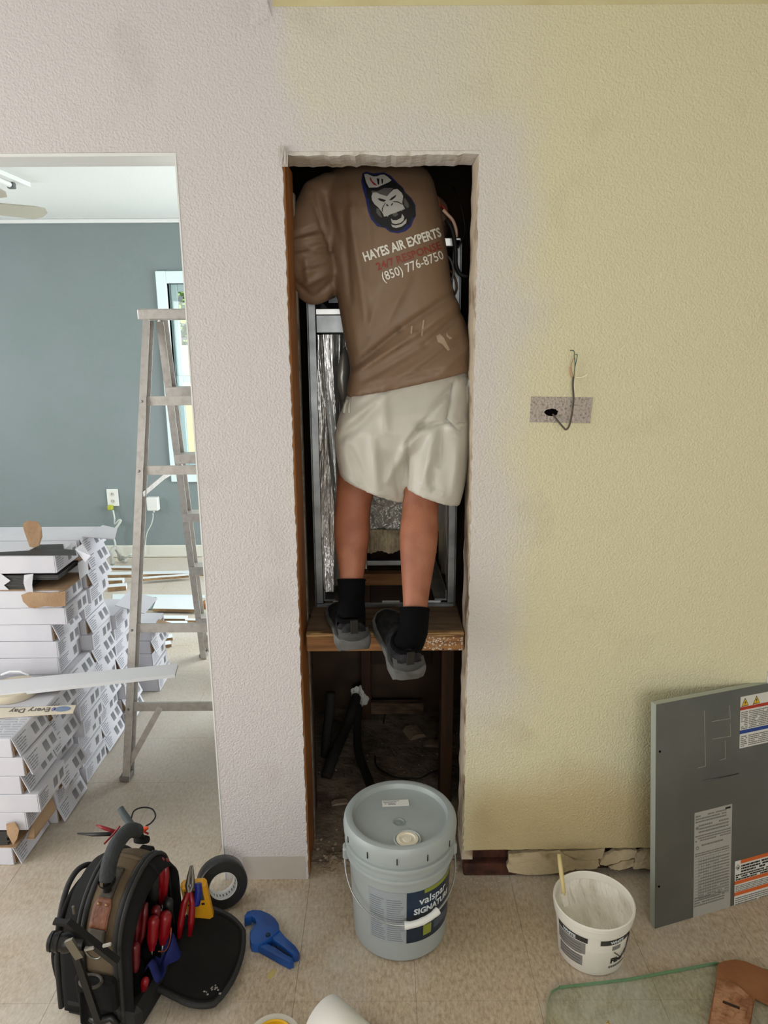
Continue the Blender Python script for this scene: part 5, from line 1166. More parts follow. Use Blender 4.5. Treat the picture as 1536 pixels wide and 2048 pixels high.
sl = o.modifiers.new('t', 'SOLIDIFY'); sl.thickness = .014; sl.offset = -1
rim = [flap(t, 0, .012) for t in [i/14 for i in range(15)]] + [flap(1, t, .012) for t in [i/14 for i in range(1, 15)]] + [flap(1-t, 1, .012) for t in [i/14 for i in range(1, 15)]]
MB().tube(rim, .0075, 8).build('zip', M_ZIP, bag, smooth=True, world=True)
MB().tube([p*1.0 + (flap(.5, .5, .012)-p)*.05 + Vector((0, 0, .002)) for p in rim], .004, 6).build('zip', M_CANVAS, bag, smooth=True, world=True)
mb = MB(); r2 = random.Random(12)
for i in range(26):
    p = on(r2.gauss(418, 9), r2.gauss(1975, 9), .03); s_ = r2.uniform(.001, .003); mb.box(p.x-s_, p.x+s_, p.y-s_, p.y+s_*.6, .0335, .0350)
o = mb.build('plaster_marks', mat('mark_pale', rgb(150, 146, 138), .9), bag); o.data.transform(BAGI); o['kind'] = 'stuff'
zp = at(289, 1985, 1.44); MB().box(-.005, .005, -.003, .003, -.016, .012, M=BAGI @ Matrix.Translation(zp), bev=.002).build('zip_pull', mat('pull_metal', rgb(104, 100, 92), .4, .7), bag)
zp = at(148, 1820, 1.44); MB().box(-.004, .004, -.003, .003, -.012, .012, M=BAGI @ Matrix.Translation(zp), bev=.002).build('zip_pull', MATS['pull_metal'], bag)
# tool pockets of the right compartment
for z0, z1, x1_ in ((.06, .15, .080), (.15, .235, .056)):
    for k in range(4):
        y0 = -.098 + k*.048; MB().box(.013, x1_, y0, y0+.044, z0, z1, bev=.010).build('tool_pocket', M_INNER, bag)

# ---- tools standing in the bag
M_REDH = mat('red_handle', rgb(132, 10, 22), .3); M_REDD = mat('red_handle_dark', rgb(92, 8, 18), .35); M_STEEL = mat('tool_steel', rgb(150, 150, 148), .32, .9); M_BLUEH = mat('blue_handle', rgb(18, 34, 120), .35); M_BLKH = mat('black_handle', rgb(20, 20, 22), .5)
def B(x, y, z): return BAGM @ Vector((x, y, z))
def driver(label, top, bot, m, r=.0125):
    """screwdriver: handle end at top, blade down into its pocket"""
    top = Vector(top); bot = Vector(bot); d = (bot-top).normalized(); hl = .095
    t = thing('screwdriver', label, 'screwdriver', B(*bot), group='screwdrivers in the tool bag'); 
    P = [top + d*s for s in (0, .003, .012, .03, .06, .078, .086, hl)]
    MB().tube([BAGM @ p for p in P], [r*.45, r*.8, r, r*.96, r, r*.8, r*.62, r*.6], 14).build('handle', m, t, smooth=50, world=True)
    MB().tube([B(*(top + d*hl)), B(*bot)], .0032, 8).build('shaft', M_STEEL, t, smooth=True, world=True)
driver('red screwdriver at the far top of the bag beside the pliers', (.062, .074, .318), (.050, .066, .16), M_REDH)
driver('red screwdriver lying along the near rim of the bag', (.066, -.052, .285), (.050, -.058, .10), M_REDD)
driver('thick red screwdriver in the middle of the bag', (.092, -.022, .232), (.070, -.028, .07), M_REDH, .014)
driver('red screwdriver with a cross mark behind the thick one', (.086, .002, .240), (.060, -.004, .07), M_REDD, .012)
driver('round headed red screwdriver nearest the open cover', (.104, .012, .215), (.075, .014, .06), M_REDH, .016)
driver('dark red screwdriver low at the near corner of the bag', (.080, -.088, .215), (.062, -.085, .07), M_REDD, .012)
driver('red screwdriver tucked under the near zip', (.060, -.086, .262), (.045, -.080, .10), M_REDD, .011)
driver('dark red screwdriver against the divider at the back', (.040, .026, .318), (.034, .022, .16), M_REDD, .011)
driver('black handled screwdriver between the red ones', (.060, .040, .300), (.050, .036, .12), M_BLKH, .014)
driver('black handled screwdriver near the open cover', (.094, .046, .225), (.070, .040, .07), M_BLKH, .013)
driver('short red screwdriver at the bottom of the bag', (.098, -.088, .115), (.075, -.07, .062), M_REDH, .010)
def pliers(label, tip, piv, h1, h2, mh, jaw=.011):
    t = thing('pliers', label, 'pliers', B(*h1), group='pliers in the tool bag')
    tip, piv, h1, h2 = (B(*p) for p in (tip, piv, h1, h2)); sd_ = (h2-h1).normalized()
    for s_ in (-1, 1):
        MB().tube([tip + sd_*s_*.002, tip.lerp(piv, .5) + sd_*s_*.005, piv + sd_*s_*.006, piv.lerp(h1 if s_ < 0 else h2, .12)], [.002, .0045, jaw*.7, .006], 8).build('jaw', M_STEEL, t, smooth=50, world=True)
        e = h1 if s_ < 0 else h2
        MB().tube([piv.lerp(e, .10), piv.lerp(e, .35) + sd_*s_*.006, piv.lerp(e, .7) + sd_*s_*.004, e], [.0055, .0088, .0092, .006], 10).build('grip', mh, t, smooth=True, world=True)
    MB().lathe([(0, .006), (.005, .005), (.0055, 0)], 12, Matrix.Translation(piv) @ (Vector((.3, -.8, .5)).to_track_quat('Z', 'Y').to_matrix().to_4x4()) @ Matrix.Translation((0, 0, .005))).build('pivot', M_STEEL, t, smooth=True, world=True)
pliers('needle nose pliers with red grips pointing up by the duct tape', (.122, .120, .270), (.118, .112, .215), (.098, .070, .085), (.122, .082, .085), M_REDH)
pliers('red gripped pliers standing at the back of the bag', (.05, .05, .12), (.055, .062, .17), (.060, .080, .31), (.070, .088, .305), M_REDH)
pliers('dark red gripped pliers near the front of the bag', (.045, -.04, .08), (.05, -.045, .14), (.062, -.030, .27), (.070, -.018, .265), M_REDD)
# meter, blue cloth, black case
mt = thing('multimeter', 'yellow multimeter behind the needle nose pliers', 'meter', B(.112, .155, .0)); MM = BAGM @ Matrix.Translation((.112, .155, .12)) @ Matrix.Rotation(.2, 4, 'X') @ Matrix.Rotation(.3, 4, 'Z')
MB().box(-.034, .034, -.015, .015, -.12, .085, M=MM, bev=.008).build('case', mat('meter_yellow', rgb(222, 160, 30), .45), mt, world=True)
MB().box(-.024, .024, -.0165, -.0152, .03, .068, M=MM).build('display', mat('meter_display', rgb(70, 76, 72), .3), mt, world=True)
for i in range(4): MB().box(-.022+i*.012, -.014+i*.012, -.0168, -.0152, .012, .018, M=MM).build('button', P_BLACK, mt, world=True)
tag(MB().grid(lambda u, v: B(.050 + .062*u + .006*math.sin(9*v), -.06 + .11*v, .072 + .045*math.sin(math.pi*u)*(.6+.4*math.sin(7*v+2*u)) + .012*math.sin(13*u+5*v)), 18, 18).build('blue_cloth', mat('blue_cloth', rgb(14, 28, 96), .8), None, smooth=True), 'crumpled blue cloth at the bottom of the tool bag', 'cloth')
cable('blue_plier_grip', 'blue plastic grip sticking out behind the pliers', [B(.132, .11, .16), B(.138, .115, .19), B(.136, .12, .215)], .010, M_BLUEH, 'tool grip')
cable('copper_wire', 'bit of copper wire at the bottom of the bag', [B(.10, -.03, .14), B(.108, -.01, .125), B(.104, .02, .13), B(.10, .035, .15)], .0018, mat('copper', rgb(170, 96, 60), .35, .8), 'wire')
# torch hanging at the left of the bag on a metal clip
tr_ = thing('work_light', 'black ribbed work light clipped at the left of the bag', 'torch', at(130, 1885, 1.37))
MB().lathe([(.014, 0), (.021, .004), (.022, .010), (.019, .012), (.019, .017), (.022, .019), (.022, .026), (.019, .028), (.019, .034), (.022, .036), (.022, .045), (.017, .055), (.015, .08)], 24, Matrix.Translation(at(97, 1882, 1.36)) @ Matrix.Rotation(R(96), 4, 'Y')).build('lamp_head', mat('black_plastic', rgb(18, 18, 19), .4), tr_, smooth=40, world=True)
MB().bar(at(108, 1842, 1.37), at(140, 1848, 1.37), .014, .008).bar(at(134, 1845, 1.37), at(235, 1925, 1.36), .018, .012).build('arm', MATS['black_plastic'], tr_, world=True)
MB().bar(at(137, 1880, 1.345), at(160, 1915, 1.345), .020, .008, (0, 1, 0)).build('belt_clip', mat('clip_steel', rgb(136, 132, 120), .4, .8), tr_, world=True)
MB().bar(at(150, 1905, 1.36), at(196, 2040, 1.36), .016, .010, (0, 1, 0)).build('leg', MATS['black_plastic'], tr_, world=True)
MB().bar(at(170, 1898, 1.355), at(188, 1894, 1.355), .008, .006).bar(at(206, 1892, 1.355), at(222, 1888, 1.355), .006, .005).build('bright_tab', mat('tab_grey', rgb(168, 164, 154), .5), tr_, world=True)
MB().tube([at(180, 2035, 1.39), at(200, 2042, 1.385), at(222, 2034, 1.39), at(236, 2050, 1.385)], [.008, .012, .010, .008], 8).build('foot', MATS['black_plastic'], tr_, smooth=True, world=True)
tag(MB().grid(lambda u, v: at(157 + 26*u + 4*v, 1985 + 62*v, 1.385 + .012*math.sin(3*u)), 6, 8).build('shoulder_strap', M_CANVAS, None, smooth=True), 'end of a black webbing strap hanging by the bag at the lower left', 'strap').modifiers.new('t', 'SOLIDIFY').thickness = .004
# meter leads: red and black probes over the bag handle, loop of lead
lead_b = thing('test_probe', 'black meter probe lying across the far side of the bag', 'probe', on(200, 1668, .3))
MB().tube([at(155, 1667, 1.78), at(185, 1669, 1.765), at(222, 1668, 1.75)], [.002, .0052, .0055], 10).build('probe_body', M_BLKH, lead_b, smooth=True, world=True)
lead_r = thing('test_probe', 'red meter probe lying across the far side of the bag', 'probe', on(215, 1660, .3))
MB().tube([at(193, 1650, 1.76), at(205, 1655, 1.755), at(232, 1664, 1.745)], [.002, .005, .0055], 10).build('probe_body', M_REDH, lead_r, smooth=True, world=True)
cable('probe_lead', None, [at(232, 1664, 1.745), at(246, 1660, 1.73), at(262, 1655, 1.70), at(285, 1662, 1.69), at(297, 1668, 1.685)], .0028, M_REDH, parent=lead_r)
cable('red_lead', 'red test lead dropping behind the bag handle', [at(240, 1652, 1.73), at(225, 1670, 1.72), at(208, 1688, 1.70)], .0026, M_REDH, 'lead')
cable('black_lead', 'thin black test lead looping above the bag handle', [at(262, 1640, 1.70), at(268, 1622, 1.72), at(285, 1615, 1.74), at(304, 1618, 1.74), at(311, 1632, 1.73), at(303, 1645, 1.71), at(292, 1652, 1.69)], .0022, M_BLKH, 'lead')
tag(MB().tube([at(240, 1616, 1.71), at(252, 1635, 1.695), at(262, 1648, 1.685)], [.009, .010, .009], 10).build('lead_holder', mat('holder_grey', rgb(74, 84, 88), .6), None, smooth=50), 'grey clip standing up behind the bag handle', 'clip')
tag(MB().tube([at(277, 1664, 1.67), at(286, 1660, 1.668), at(296, 1655, 1.672)], [.006, .008, .004], 8).build('orange_plug', mat('orange_plastic', rgb(224, 74, 30), .5), None, smooth=50), 'small orange plug by the far end of the bag handle', 'plug')
# ================================================================ second room
# ---- aluminium step ladder
ld = thing('step_ladder', 'worn aluminium step ladder standing in the doorway of the second room', 'ladder', (-.73, 2.93, 0))
M_ALU = mat('worn_aluminium', rgb(196, 192, 187), .45, .4, bump=(120, .1), var=(40, rgb(180, 175, 168), .45, .7))
def LB(nm, a, b, wx, wz, up=(0, 0, 1), m=M_ALU): return MB().bar(a, b, wx, wz, up).build(nm, m, ld, world=True)
def channel(nm, a, b, web, fl, side, up):
    """C channel: web plus two flanges"""
    a = Vector(a); b = Vector(b); d = (b-a).normalized(); s_ = Vector((side, 0, 0)); f = d.cross(s_).normalized(); mb = MB()
    mb.bar(a, b, .003, web, f)
    for k in (-1, 1): mb.bar(a + s_*fl/2 + f*k*(web/2), b + s_*fl/2 + f*k*(web/2), fl, .003, f)
    return mb.build(nm, M_ALU, ld, world=True)
nL0, nL1 = Vector((-.979, 2.404, 0)), Vector((-.905, 2.858, 1.675)); nR0, nR1 = Vector((-.465, 2.404, 0)), Vector((-.575, 2.858, 1.675))
fL0, fL1 = Vector((-.943, 3.46, 0)), Vector((-.872, 2.915, 1.675)); fR0, fR1 = Vector((-.44, 3.46, 0)), Vector((-.60, 2.915, 1.675))
channel('rear_rail', nL0, nL1, .048, .026, 1, 0); channel('rear_rail', nR0, nR1, .048, .026, -1, 0)
channel('front_rail', fL0, fL1, .062, .028, 1, 0); channel('front_rail', fR0, fR1, .062, .028, -1, 0)
MB().box(-.925, -.555, 2.83, 2.945, 1.672, 1.712, bev=.004).build('top_cap', M_ALU, ld, world=True)
lerp = lambda a, b, z: a.lerp(b, z/1.675)
for z in (1.374, 1.12, .546, .262):
    LB('rear_brace', lerp(nL0, nL1, z) + Vector((.003, -.006, 0)), lerp(nR0, nR1, z) + Vector((-.003, -.006, 0)), .010, .034)
for z in (1.408, 1.118, .836, .556, .258):
    a, b = lerp(fL0, fL1, z), lerp(fR0, fR1, z)
    st_ = MB().bar(a + Vector((.004, .0, .0)), b + Vector((-.004, 0, 0)), .078, .004).bar(a + Vector((.004, -.038, -.018)), b + Vector((-.004, -.038, -.018)), .003, .036).build('tread', M_ALU, ld, world=True)
for s_, R0, R1 in ((1, nL0, nL1), (-1, nR0, nR1)):
    LB('corner_brace', lerp(R0, R1, .05) + Vector((s_*.012, -.012, 0)), lerp(R0, R1, .262) + Vector((s_*.125, -.012, 0)), .022, .004, (0, 1, 0))
for s_, R0, R1 in ((1, fL0, fL1), (-1, fR0, fR1)):
    LB('corner_brace', lerp(R0, R1, .07) + Vector((s_*.012, -.03, 0)), lerp(R0, R1, .258) + Vector((s_*.12, -.03, 0)), .022, .004, (0, 1, 0))
for a, b, c, d in ((nL0, nL1, fL0, fL1), (nR0, nR1, fR0, fR1)):
    m_ = lerp(a, b, 1.03).lerp(lerp(c, d, 1.04), .5) + Vector((.0, 0, .02))
    LB('spreader', lerp(a, b, 1.03) + Vector((.02, 0, 0)), m_ + Vector((.02, 0, 0)), .004, .02); LB('spreader', m_ + Vector((.02, 0, 0)), lerp(c, d, 1.06) + Vector((.02, 0, 0)), .004, .02)
for R0, R1, nm in ((nL0, nL1, 1), (nR0, nR1, 1), (fL0, fL1, 1), (fR0, fR1, 1)):
    MB().box(R0.x-.012, R0.x+.026, R0.y-.026, R0.y+.026, 0.001, .022, bev=.004).build('foot', mat('ladder_foot', rgb(126, 122, 116), .7), ld, world=True)
rv = MB().lathe([(0, .003), (.004, .002), (.005, 0)], 10, Matrix.Rotation(R(90), 4, 'X')).mesh('rivet', M_GALV)
for z in (1.374, 1.12, .546, .262):
    o = bpy.data.objects.new('rivet', rv); col.objects.link(o); o.parent = ld; o.location = lerp(nL0, nL1, z) + Vector((.010, -.028, 0)) - ld.location

# ---- stacks of flooring cartons
M_CARD = mat('white_carton', rgb(212, 212, 218), .75, bump=(14, .08), var=(5, rgb(204, 204, 212), .4, .6)); M_KRAFT = mat('kraft_cardboard', rgb(176, 146, 114), .85, bump=(120, .3), stretch=(1, .2, 1), var=(9, rgb(156, 126, 96), .4, .6))
M_PRT = mat('carton_print', rgb(132, 134, 138), .8); M_BAR = mat('barcode_grey', rgb(142, 144, 148), .8); M_PLANK = mat('charcoal_vinyl', rgb(58, 57, 56), .6, bump=(50, .2), var=(5, rgb(42, 41, 40), .4, .6), stretch=(.4, 6, 6))
CL, CW, CH = 1.2, .190, .0632
def carton_proto(kind):
    t = empty('flooring_carton')
    h = CH - .0012
    MB().box(-CL, -.0012, -CW/2, CW/2, 0, h, bev=.0018).build('carton', M_CARD, t)
    # end flaps, edges a little sprung
    MB().add([(-.0008, -CW/2+.001, .001), (.0025, -CW/2+.001, .0015), (.001, -CW/2+.001, h), (-.001, -CW/2+.001, h), (-.0008, CW/2-.001, .001), (.003, CW/2-.001, .0015), (.001, CW/2-.001, h), (-.001, CW/2-.001, h)], [(0,1,2,3), (7,6,5,4), (1,5,6,2), (0,4,5,1), (3,2,6,7), (0,3,7,4)]).build('end_flap', M_CARD, t)
    fx = lambda z: .0026 - .0012*(z/h) + .0006
    mb = MB(); r2 = random.Random(kind)
    y0, y1 = (-.085, -.02) if kind != 1 else (-.085, .0)
    for i in range(6):
        z = .010 + i*.0078; e = y1 - r2.uniform(0, .03)
        y = y0
        while y < e:
            w_ = r2.uniform(.008, .02); mb.box(fx(z)-.0003, fx(z), y, min(y+w_, e), z, z+.0026); y += w_ + .003
    o = mb.build('label_print', M_PRT, t); o['kind'] = 'stuff'
    for y in ((.008, .052) if kind != 1 else (.035,)):
        bc = MB()
        for k in range(7): bc.box(fx(.03)-.0003, fx(.03)+.0001, y + k*.0042, y + k*.0042 + .0026, .014, .047)
        o = bc.build('barcode', M_BAR, t); o['kind'] = 'stuff'
    if kind == 2:                                  # glue let go: the end flap hangs out from its top edge
        Mf = Matrix.Translation((0, 0, h)) @ Matrix.Rotation(R(-20), 4, 'Y') @ Matrix.Translation((.001, 0, -h))
        for ch in t.children:
            if ch.name.split('.')[0] != 'carton': ch.data.transform(Mf)
        MB().add([(.0002, -CW/2+.004, .006), (.004, -CW/2+.004, .004), (.004, CW/2-.004, .004), (.0002, CW/2-.004, .006), (.0002, -CW/2+.004, h-.01), (.0002, CW/2-.004, h-.01)], [(0,1,2,3), (0,3,5,4), (1,0,4), (2,5,3)]).build('inner_flap', M_KRAFT, t)
    # tape seam on the long side
    MB().box(-.62, -.56, -CW/2-.0006, -CW/2, .001, h-.001).build('tape', mat('carton_tape', rgb(222, 224, 232), .35), t)
    return t
def open_proto():
    """carton torn open at its near corner"""
    t = empty('torn_carton'); h = CH-.0012
    MB().box(-CL, -.002, -CW/2, CW/2, 0, .003).build('base', M_KRAFT, t)
    MB().box(-CL, -.002, CW/2-.003, CW/2, .003, h).build('rear_side', M_CARD, t)
    MB().prism([(-CL, .003), (-.20, .003), (-.215, .020), (-.19, .036), (-.22, h), (-CL, h)], -CW/2, -CW/2+.003).build('front_side', M_CARD, t)
    MB().box(-CL, -.30, -CW/2+.003, CW/2-.003, h-.003, h).build('top', M_CARD, t)
    MB().add([(-.30, -CW/2+.003, h), (-.26, -.03, h+.004), (-.20, .03, h), (-.05, .06, h+.002), (-.004, .07, h), (-.004, CW/2-.003, h), (-.30, CW/2-.003, h), (-.30, -CW/2+.003, h-.003), (-.26, -.03, h+.001), (-.20, .03, h-.003), (-.05, .06, h-.001), (-.004, .07, h-.003), (-.004, CW/2-.003, h-.003), (-.30, CW/2-.003, h-.003)],
             [(0,1,2,3,4,5,6), (13,12,11,10,9,8,7)] + [(i, i+7, (i+1) % 7+7, (i+1) % 7) for i in range(7)]).build('torn_top', M_KRAFT, t)
    MB().box(-.002, .001, .02, CW/2, .002, h).build('end_flap', M_CARD, t)
    return t
protos = [carton_proto(0), carton_proto(1), carton_proto(2)]; oproto = open_proto(); used = set()
def spawn(p, loc, rz, label, group):
    if id(p) not in used: used.add(id(p)); o = p
    else: o = copy_tree(p)
    o.location = loc; o.rotation_euler = (0, 0, rz); tag(o, label, 'carton', group); return o
ORD = ['bottom', 'second', 'third', 'fourth', 'fifth', 'sixth', 'seventh', 'eighth', 'ninth', 'tenth', 'eleventh', 'twelfth', 'thirteenth', 'fourteenth']
stacks = [('stack nearest the doorway', 2.043, 7, -1.112), ('second stack from the doorway', 2.243, 7, -1.108), ('third stack from the doorway', 2.468, 14, -1.115), ('fourth stack from the doorway', 2.668, 14, -1.118), ('fifth stack from the doorway', 2.868, 8, -1.10), ('stack behind the ladder rail', 3.18, 5, -1.06)]
r2 = random.Random(31); torn = {}; CT = {}
for si, (desc, yc, n, xe) in enumerate(stacks):
    for k in range(n):
        dx = r2.uniform(-.022, .016); rz = r2.uniform(-.018, .018)
        if si == 0: dx = (-.055, -.04, .0, .045, .0, .018, -.01)[k] - .0
        if si == 2 and 7 <= k <= 9: dx = -.05 + r2.uniform(-.008, .008)
        if si == 2 and k == 10: dx = .0
        lab = f'white flooring carton, {ORD[k]} from the floor, in the {desc}' if k else f'white flooring carton at the bottom of the {desc}'
        loc = (xe+dx, yc, .001 + k*CH)
        if (si, k) in ((0, 1), (2, 12)):
            lab = 'torn open carton low in the stack nearest the doorway' if si == 0 else 'torn open carton with charcoal planks near the top of the third stack'
            torn[(si, k)] = spawn(oproto, loc, rz, lab, 'torn cartons in the stacks'); torn[(si, k)].name = 'torn_carton'; continue
        CT[(si, k)] = spawn(protos[r2.choice((0, 0, 1, 2, 2))], loc, rz, lab, 'white flooring cartons in stacks')
# planks showing in the torn cartons and on top of the tall stack
pm = MB().box(-.9, 0, -.083, .083, 0, .0052, bev=.0006).mesh('vinyl_plank', M_PLANK)
for (si, k), t in torn.items():
    for i in range(9):
        o = bpy.data.objects.new('vinyl_plank', pm); col.objects.link(o)
        o.location = t.location + Vector((-.030 + r2.uniform(-.004, .004) - (.10 if si == 2 and i < 6 else 0), -.004, .0034 + i*.0056))
        tag(o, f'charcoal vinyl plank, {ORD[i]} from below, in the low torn carton' if si == 0 else f'charcoal vinyl plank, {ORD[i]} from below, in the high torn carton', 'plank', 'planks in the low torn carton' if si == 0 else 'planks in the high torn carton')
# torn flaps of kraft board
def sheet(name, pts, m, par=None, label=None, cat=None, th=.003):
    n = len(pts); P = [Vector(p) for p in pts]; nn = (P[1]-P[0]).cross(P[2]-P[1]).normalized()*th
    o = MB().add(P + [p+nn for p in P], [tuple(range(n)), tuple(reversed(range(n, 2*n)))] + [(i, i+n, (i+1) % n+n, (i+1) % n) for i in range(n)]).build(name, m, None)
    if par: 
        o.data.transform(par.matrix_basis.inverted()); o.parent = par
    else: tag(o, label, cat)
    return o
hi = torn[(2, 12)]; lo = torn[(0, 1)]
sheet('torn_flap', [at(42, 1190, 2.362), at(60, 1184, 2.363), at(100, 1186, 2.362), at(131, 1182, 2.362), at(131, 1212, 2.352), at(110, 1214, 2.350), at(90, 1212, 2.352), at(70, 1217, 2.348), at(58, 1215, 2.350), at(46, 1203, 2.355)], M_KRAFT, hi)
sheet('torn_flap', [at(48, 1150, 2.364), at(66, 1148, 2.364), at(64, 1170, 2.362), at(66, 1184, 2.362), at(52, 1184, 2.36), at(47, 1166, 2.358)], M_CARD, hi)
sheet('torn_flap', [at(12, 1648, 1.935), at(30, 1645, 1.935), at(38, 1660, 1.932), at(34, 1678, 1.928), at(26, 1690, 1.93), at(14, 1668, 1.93)], M_KRAFT, lo)
sheet('inner_board', [Vector((-1.14, 1.985, .066)), Vector((-1.115, 1.985, .066)), Vector((-1.11, 2.13, .068)), Vector((-1.118, 2.13, .118)), Vector((-1.13, 2.02, .100))], M_KRAFT, lo)
o = sheet('kraft_flap', [at(60, 1093, 2.46), at(68, 1095, 2.46), at(79, 1091, 2.46), at(85, 1073, 2.46), at(83, 1055, 2.455), at(76, 1043, 2.45), at(54, 1041, 2.45), at(46, 1050, 2.452), at(50, 1065, 2.455)], M_KRAFT, CT[(2, 13)])
topz = .001 + 14*CH
# torn lid of the top carton: charcoal planks laid bare along the front edge
def pz(px, py, dz=0): return on(px, py, topz + dz)
sheet('bare_plank', [pz(-20, 1105, .001), pz(58, 1101, .001), pz(80, 1089, .001), pz(126, 1088, .001), pz(128, 1098, .001), pz(150, 1100, .001), pz(153, 1110, .001), pz(-20, 1110, .001)], M_PLANK, None, 'strip of charcoal plank showing through the torn top carton', 'plank', -.002)
sheet('paper_flap', [pz(150, 1098, .003), pz(164, 1088, .012), pz(181, 1111, .004), pz(170, 1124, -.02)], M_CARD, CT[(2, 13)])
sheet('paper_flap', [Vector((-1.125, 2.60, topz+.001)), Vector((-1.02, 2.64, topz-.02)), Vector((-1.05, 2.755, topz-.01)), Vector((-1.11, 2.765, topz+.001))], M_CARD, CT[(3, 13)])
# loose cartons sprung open between the stacks
sheet('open_end_flap', [Vector((-1.10, 2.78, .545)), Vector((-.99, 2.80, .50)), Vector((-.985, 2.96, .505)), Vector((-1.10, 2.96, .545))], M_CARD, CT[(4, 7)])
sheet('open_end_flap', [Vector((-1.065, 3.09, .312)), Vector((-.99, 3.10, .29)), Vector((-.99, 3.19, .29)), Vector((-1.065, 3.20, .312))], M_KRAFT, CT[(5, 4)])
# things on the near stack
sz = .001 + 7*CH
M_TRIMW = mat('trim_board_white', rgb(232, 234, 238), .45)
tr = thing('trim_board', 'long white trim board lying across the near carton stack', 'board', (-1.2, 2.28, sz+.03))
tz = sz+.030
pA, pB, pC, pD = on(356, 1327, tz), on(350, 1349, tz), on(-120, 1402, tz), on(-120, 1372, tz)
th = Vector((0, 0, -.011))
MB().add([pA, pB, pC, pD, pA+th, pB+th, pC+th, pD+th], [(0,1,2,3), (7,6,5,4), (0,4,5,1), (1,5,6,2), (2,6,7,3), (3,7,4,0)]).build('board', M_TRIMW, tr, world=True)
MB().bar((pB+pA)/2*.7 + (pC+pD)/2*.3 + Vector((-.02, -.005, -.016)), (pC+pD)/2 + Vector((0, 0, -.016)), .05, .008).build('backing_strip', mat('raw_mdf', rgb(178, 156, 128), .8), tr, world=True)
tape = thing('masking_tape', 'cream roll of masking tape under the white trim board', 'tape', (-1.255, 2.235, sz))
MB().lathe([(.055, 0), (.078, 0), (.080, .004), (.080, .022), (.078, .0255), (.055, .0255), (.055, 0)], 40).build('roll', mat('cream_tape', rgb(214, 204, 182), .6), tape, smooth=40)
MB().lathe([(.050, 0), (.0545, 0), (.0545, .0258), (.050, .0258), (.050, 0)], 40).build('core', M_CARD, tape, smooth=40)
tag(MB().tube([on(2, 1350, tz+.01), on(20, 1343, tz+.02), on(40, 1343, tz+.02), on(58, 1350, tz+.008)], .004, 8).build('white_hoop', M_TRIMW, None, smooth=True), 'white plastic hoop showing behind the trim board', 'hoop')
sp = thing('printed_strip', 'cream plank strip printed with upside-down lettering on the near stack', 'strip', (-1.2, 2.1, sz))
s0, s1, s2, s3 = on(152, 1410, sz+.006), on(146, 1424, sz+.006), on(-40, 1436, sz+.006), on(-40, 1418, sz+.006)
MB().add([s0, s1, s2, s3] + [p - Vector((0, 0, .005)) for p in (s0, s1, s2, s3)], [(0,1,2,3), (7,6,5,4), (0,4,5,1), (1,5,6,2), (2,6,7,3), (3,7,4,0)]).build('strip', mat('cream_strip', rgb(224, 214, 194), .5), sp, world=True)
sd_ = (s3-s0).normalized(); sn_ = (s1-s0).normalized(); W_ = (s1-s0).length
def strip_pt(u, v): return s0 + sd_*u + sn_*v + Vector((0, 0, .0008))
vs, fs = flat_text('Every Day', .05, bold=.001); put2d(MBx := MB(), vs, fs, lambda x, y: strip_pt(.075 + x*.62 , W_*.25 + y*.75)); MBx.build('lettering', mat('strip_text', rgb(96, 90, 90), .7), sp, world=True, recalc=False)
MB().grid(lambda u, v: strip_pt(.038 + .026*(v)*math.cos(6.283*u), W_*.5 + W_*.36*v*math.sin(6.283*u)), 24, 2, closed_u=True).build('oval_mark', mat('strip_blue', rgb(120, 140, 172), .6), sp, world=True, recalc=False)
MB().grid(lambda u, v: strip_pt(.066 + .006*math.cos(6.283*u)*v, W_*.5 + W_*.3*v*math.sin(6.283*u)), 16, 2, closed_u=True).build('round_mark', mat('strip_violet', rgb(132, 128, 176), .6), sp, world=True, recalc=False)
mb = MB(); r2 = random.Random(77)
for i in range(12):
    y = 1.96 + i*.0145; x = -1.30
    while x < -1.14:
        w_ = r2.uniform(.02, .06); mb.box(x, min(x+w_, -1.13), y, y+.0035, sz-.001, sz+.0006); x += w_+.008
o = mb.build('carton_top_print', mat('pale_print', rgb(172, 176, 184), .8)); tag(o, 'lines of pale print on the top of the nearest carton', 'print', kind='stuff')

# ---- offcuts and boards on the far floor
M_RAW = mat('raw_edge', rgb(168, 138, 100), .8, var=(12, rgb(132, 104, 70), .4, .6)); M_BRD = mat('board_white', rgb(226, 232, 234), .5)
def offcut(label, p0, p1, wd, thk, z, m=M_BRD, nm='trim_offcut'):
    a = on(*p0, z + thk/2); b = on(*p1, z + thk/2); t = thing(nm, label, 'offcut', ((a.x+b.x)/2, (a.y+b.y)/2, z), group='trim offcuts on the far floor')
    MB().bar(a, b, wd, thk).build('board', m, t, world=True)
    d = (b-a).normalized(); s_ = Vector((d.y, -d.x, 0)); 
    if s_.y > 0: s_ = -s_
    MB().bar(a + s_*(wd/2+.0008), b + s_*(wd/2+.0008), .0016, thk*.92).build('raw_edge', M_RAW, t, world=True)
offcut('white trim offcut beside the cable coil at the far wall', (203, 1135), (270, 1136), .05, .015, .002)
offcut('long trim board lying parallel to the far wall with torn brown edge', (205, 1150), (410, 1146), .06, .02, .002)
offcut('narrow white trim slanting behind the ladder', (284, 1158), (378, 1151), .04, .016, .024)
offcut('short white offcut end next to the cartons', (212, 1163), (247, 1162), .05, .03, .002)
offcut('tapered white offcut pointing out from the cartons', (216, 1176), (253, 1173), .06, .03, .002)
offcut('white offcut with brown edge under the ladder brace', (296, 1236), (373, 1237), .05, .016, .002)
offcut('shorter white offcut in front of the brown-edged one', (296, 1246), (373, 1246), .035, .012, .002)
offcut('small cream wood block beside the far cartons', (322, 1277), (345, 1274), .05, .016, .002)
offcut('smaller cream wood block nearest the far cartons', (322, 1290), (342, 1287), .05, .016, .002)
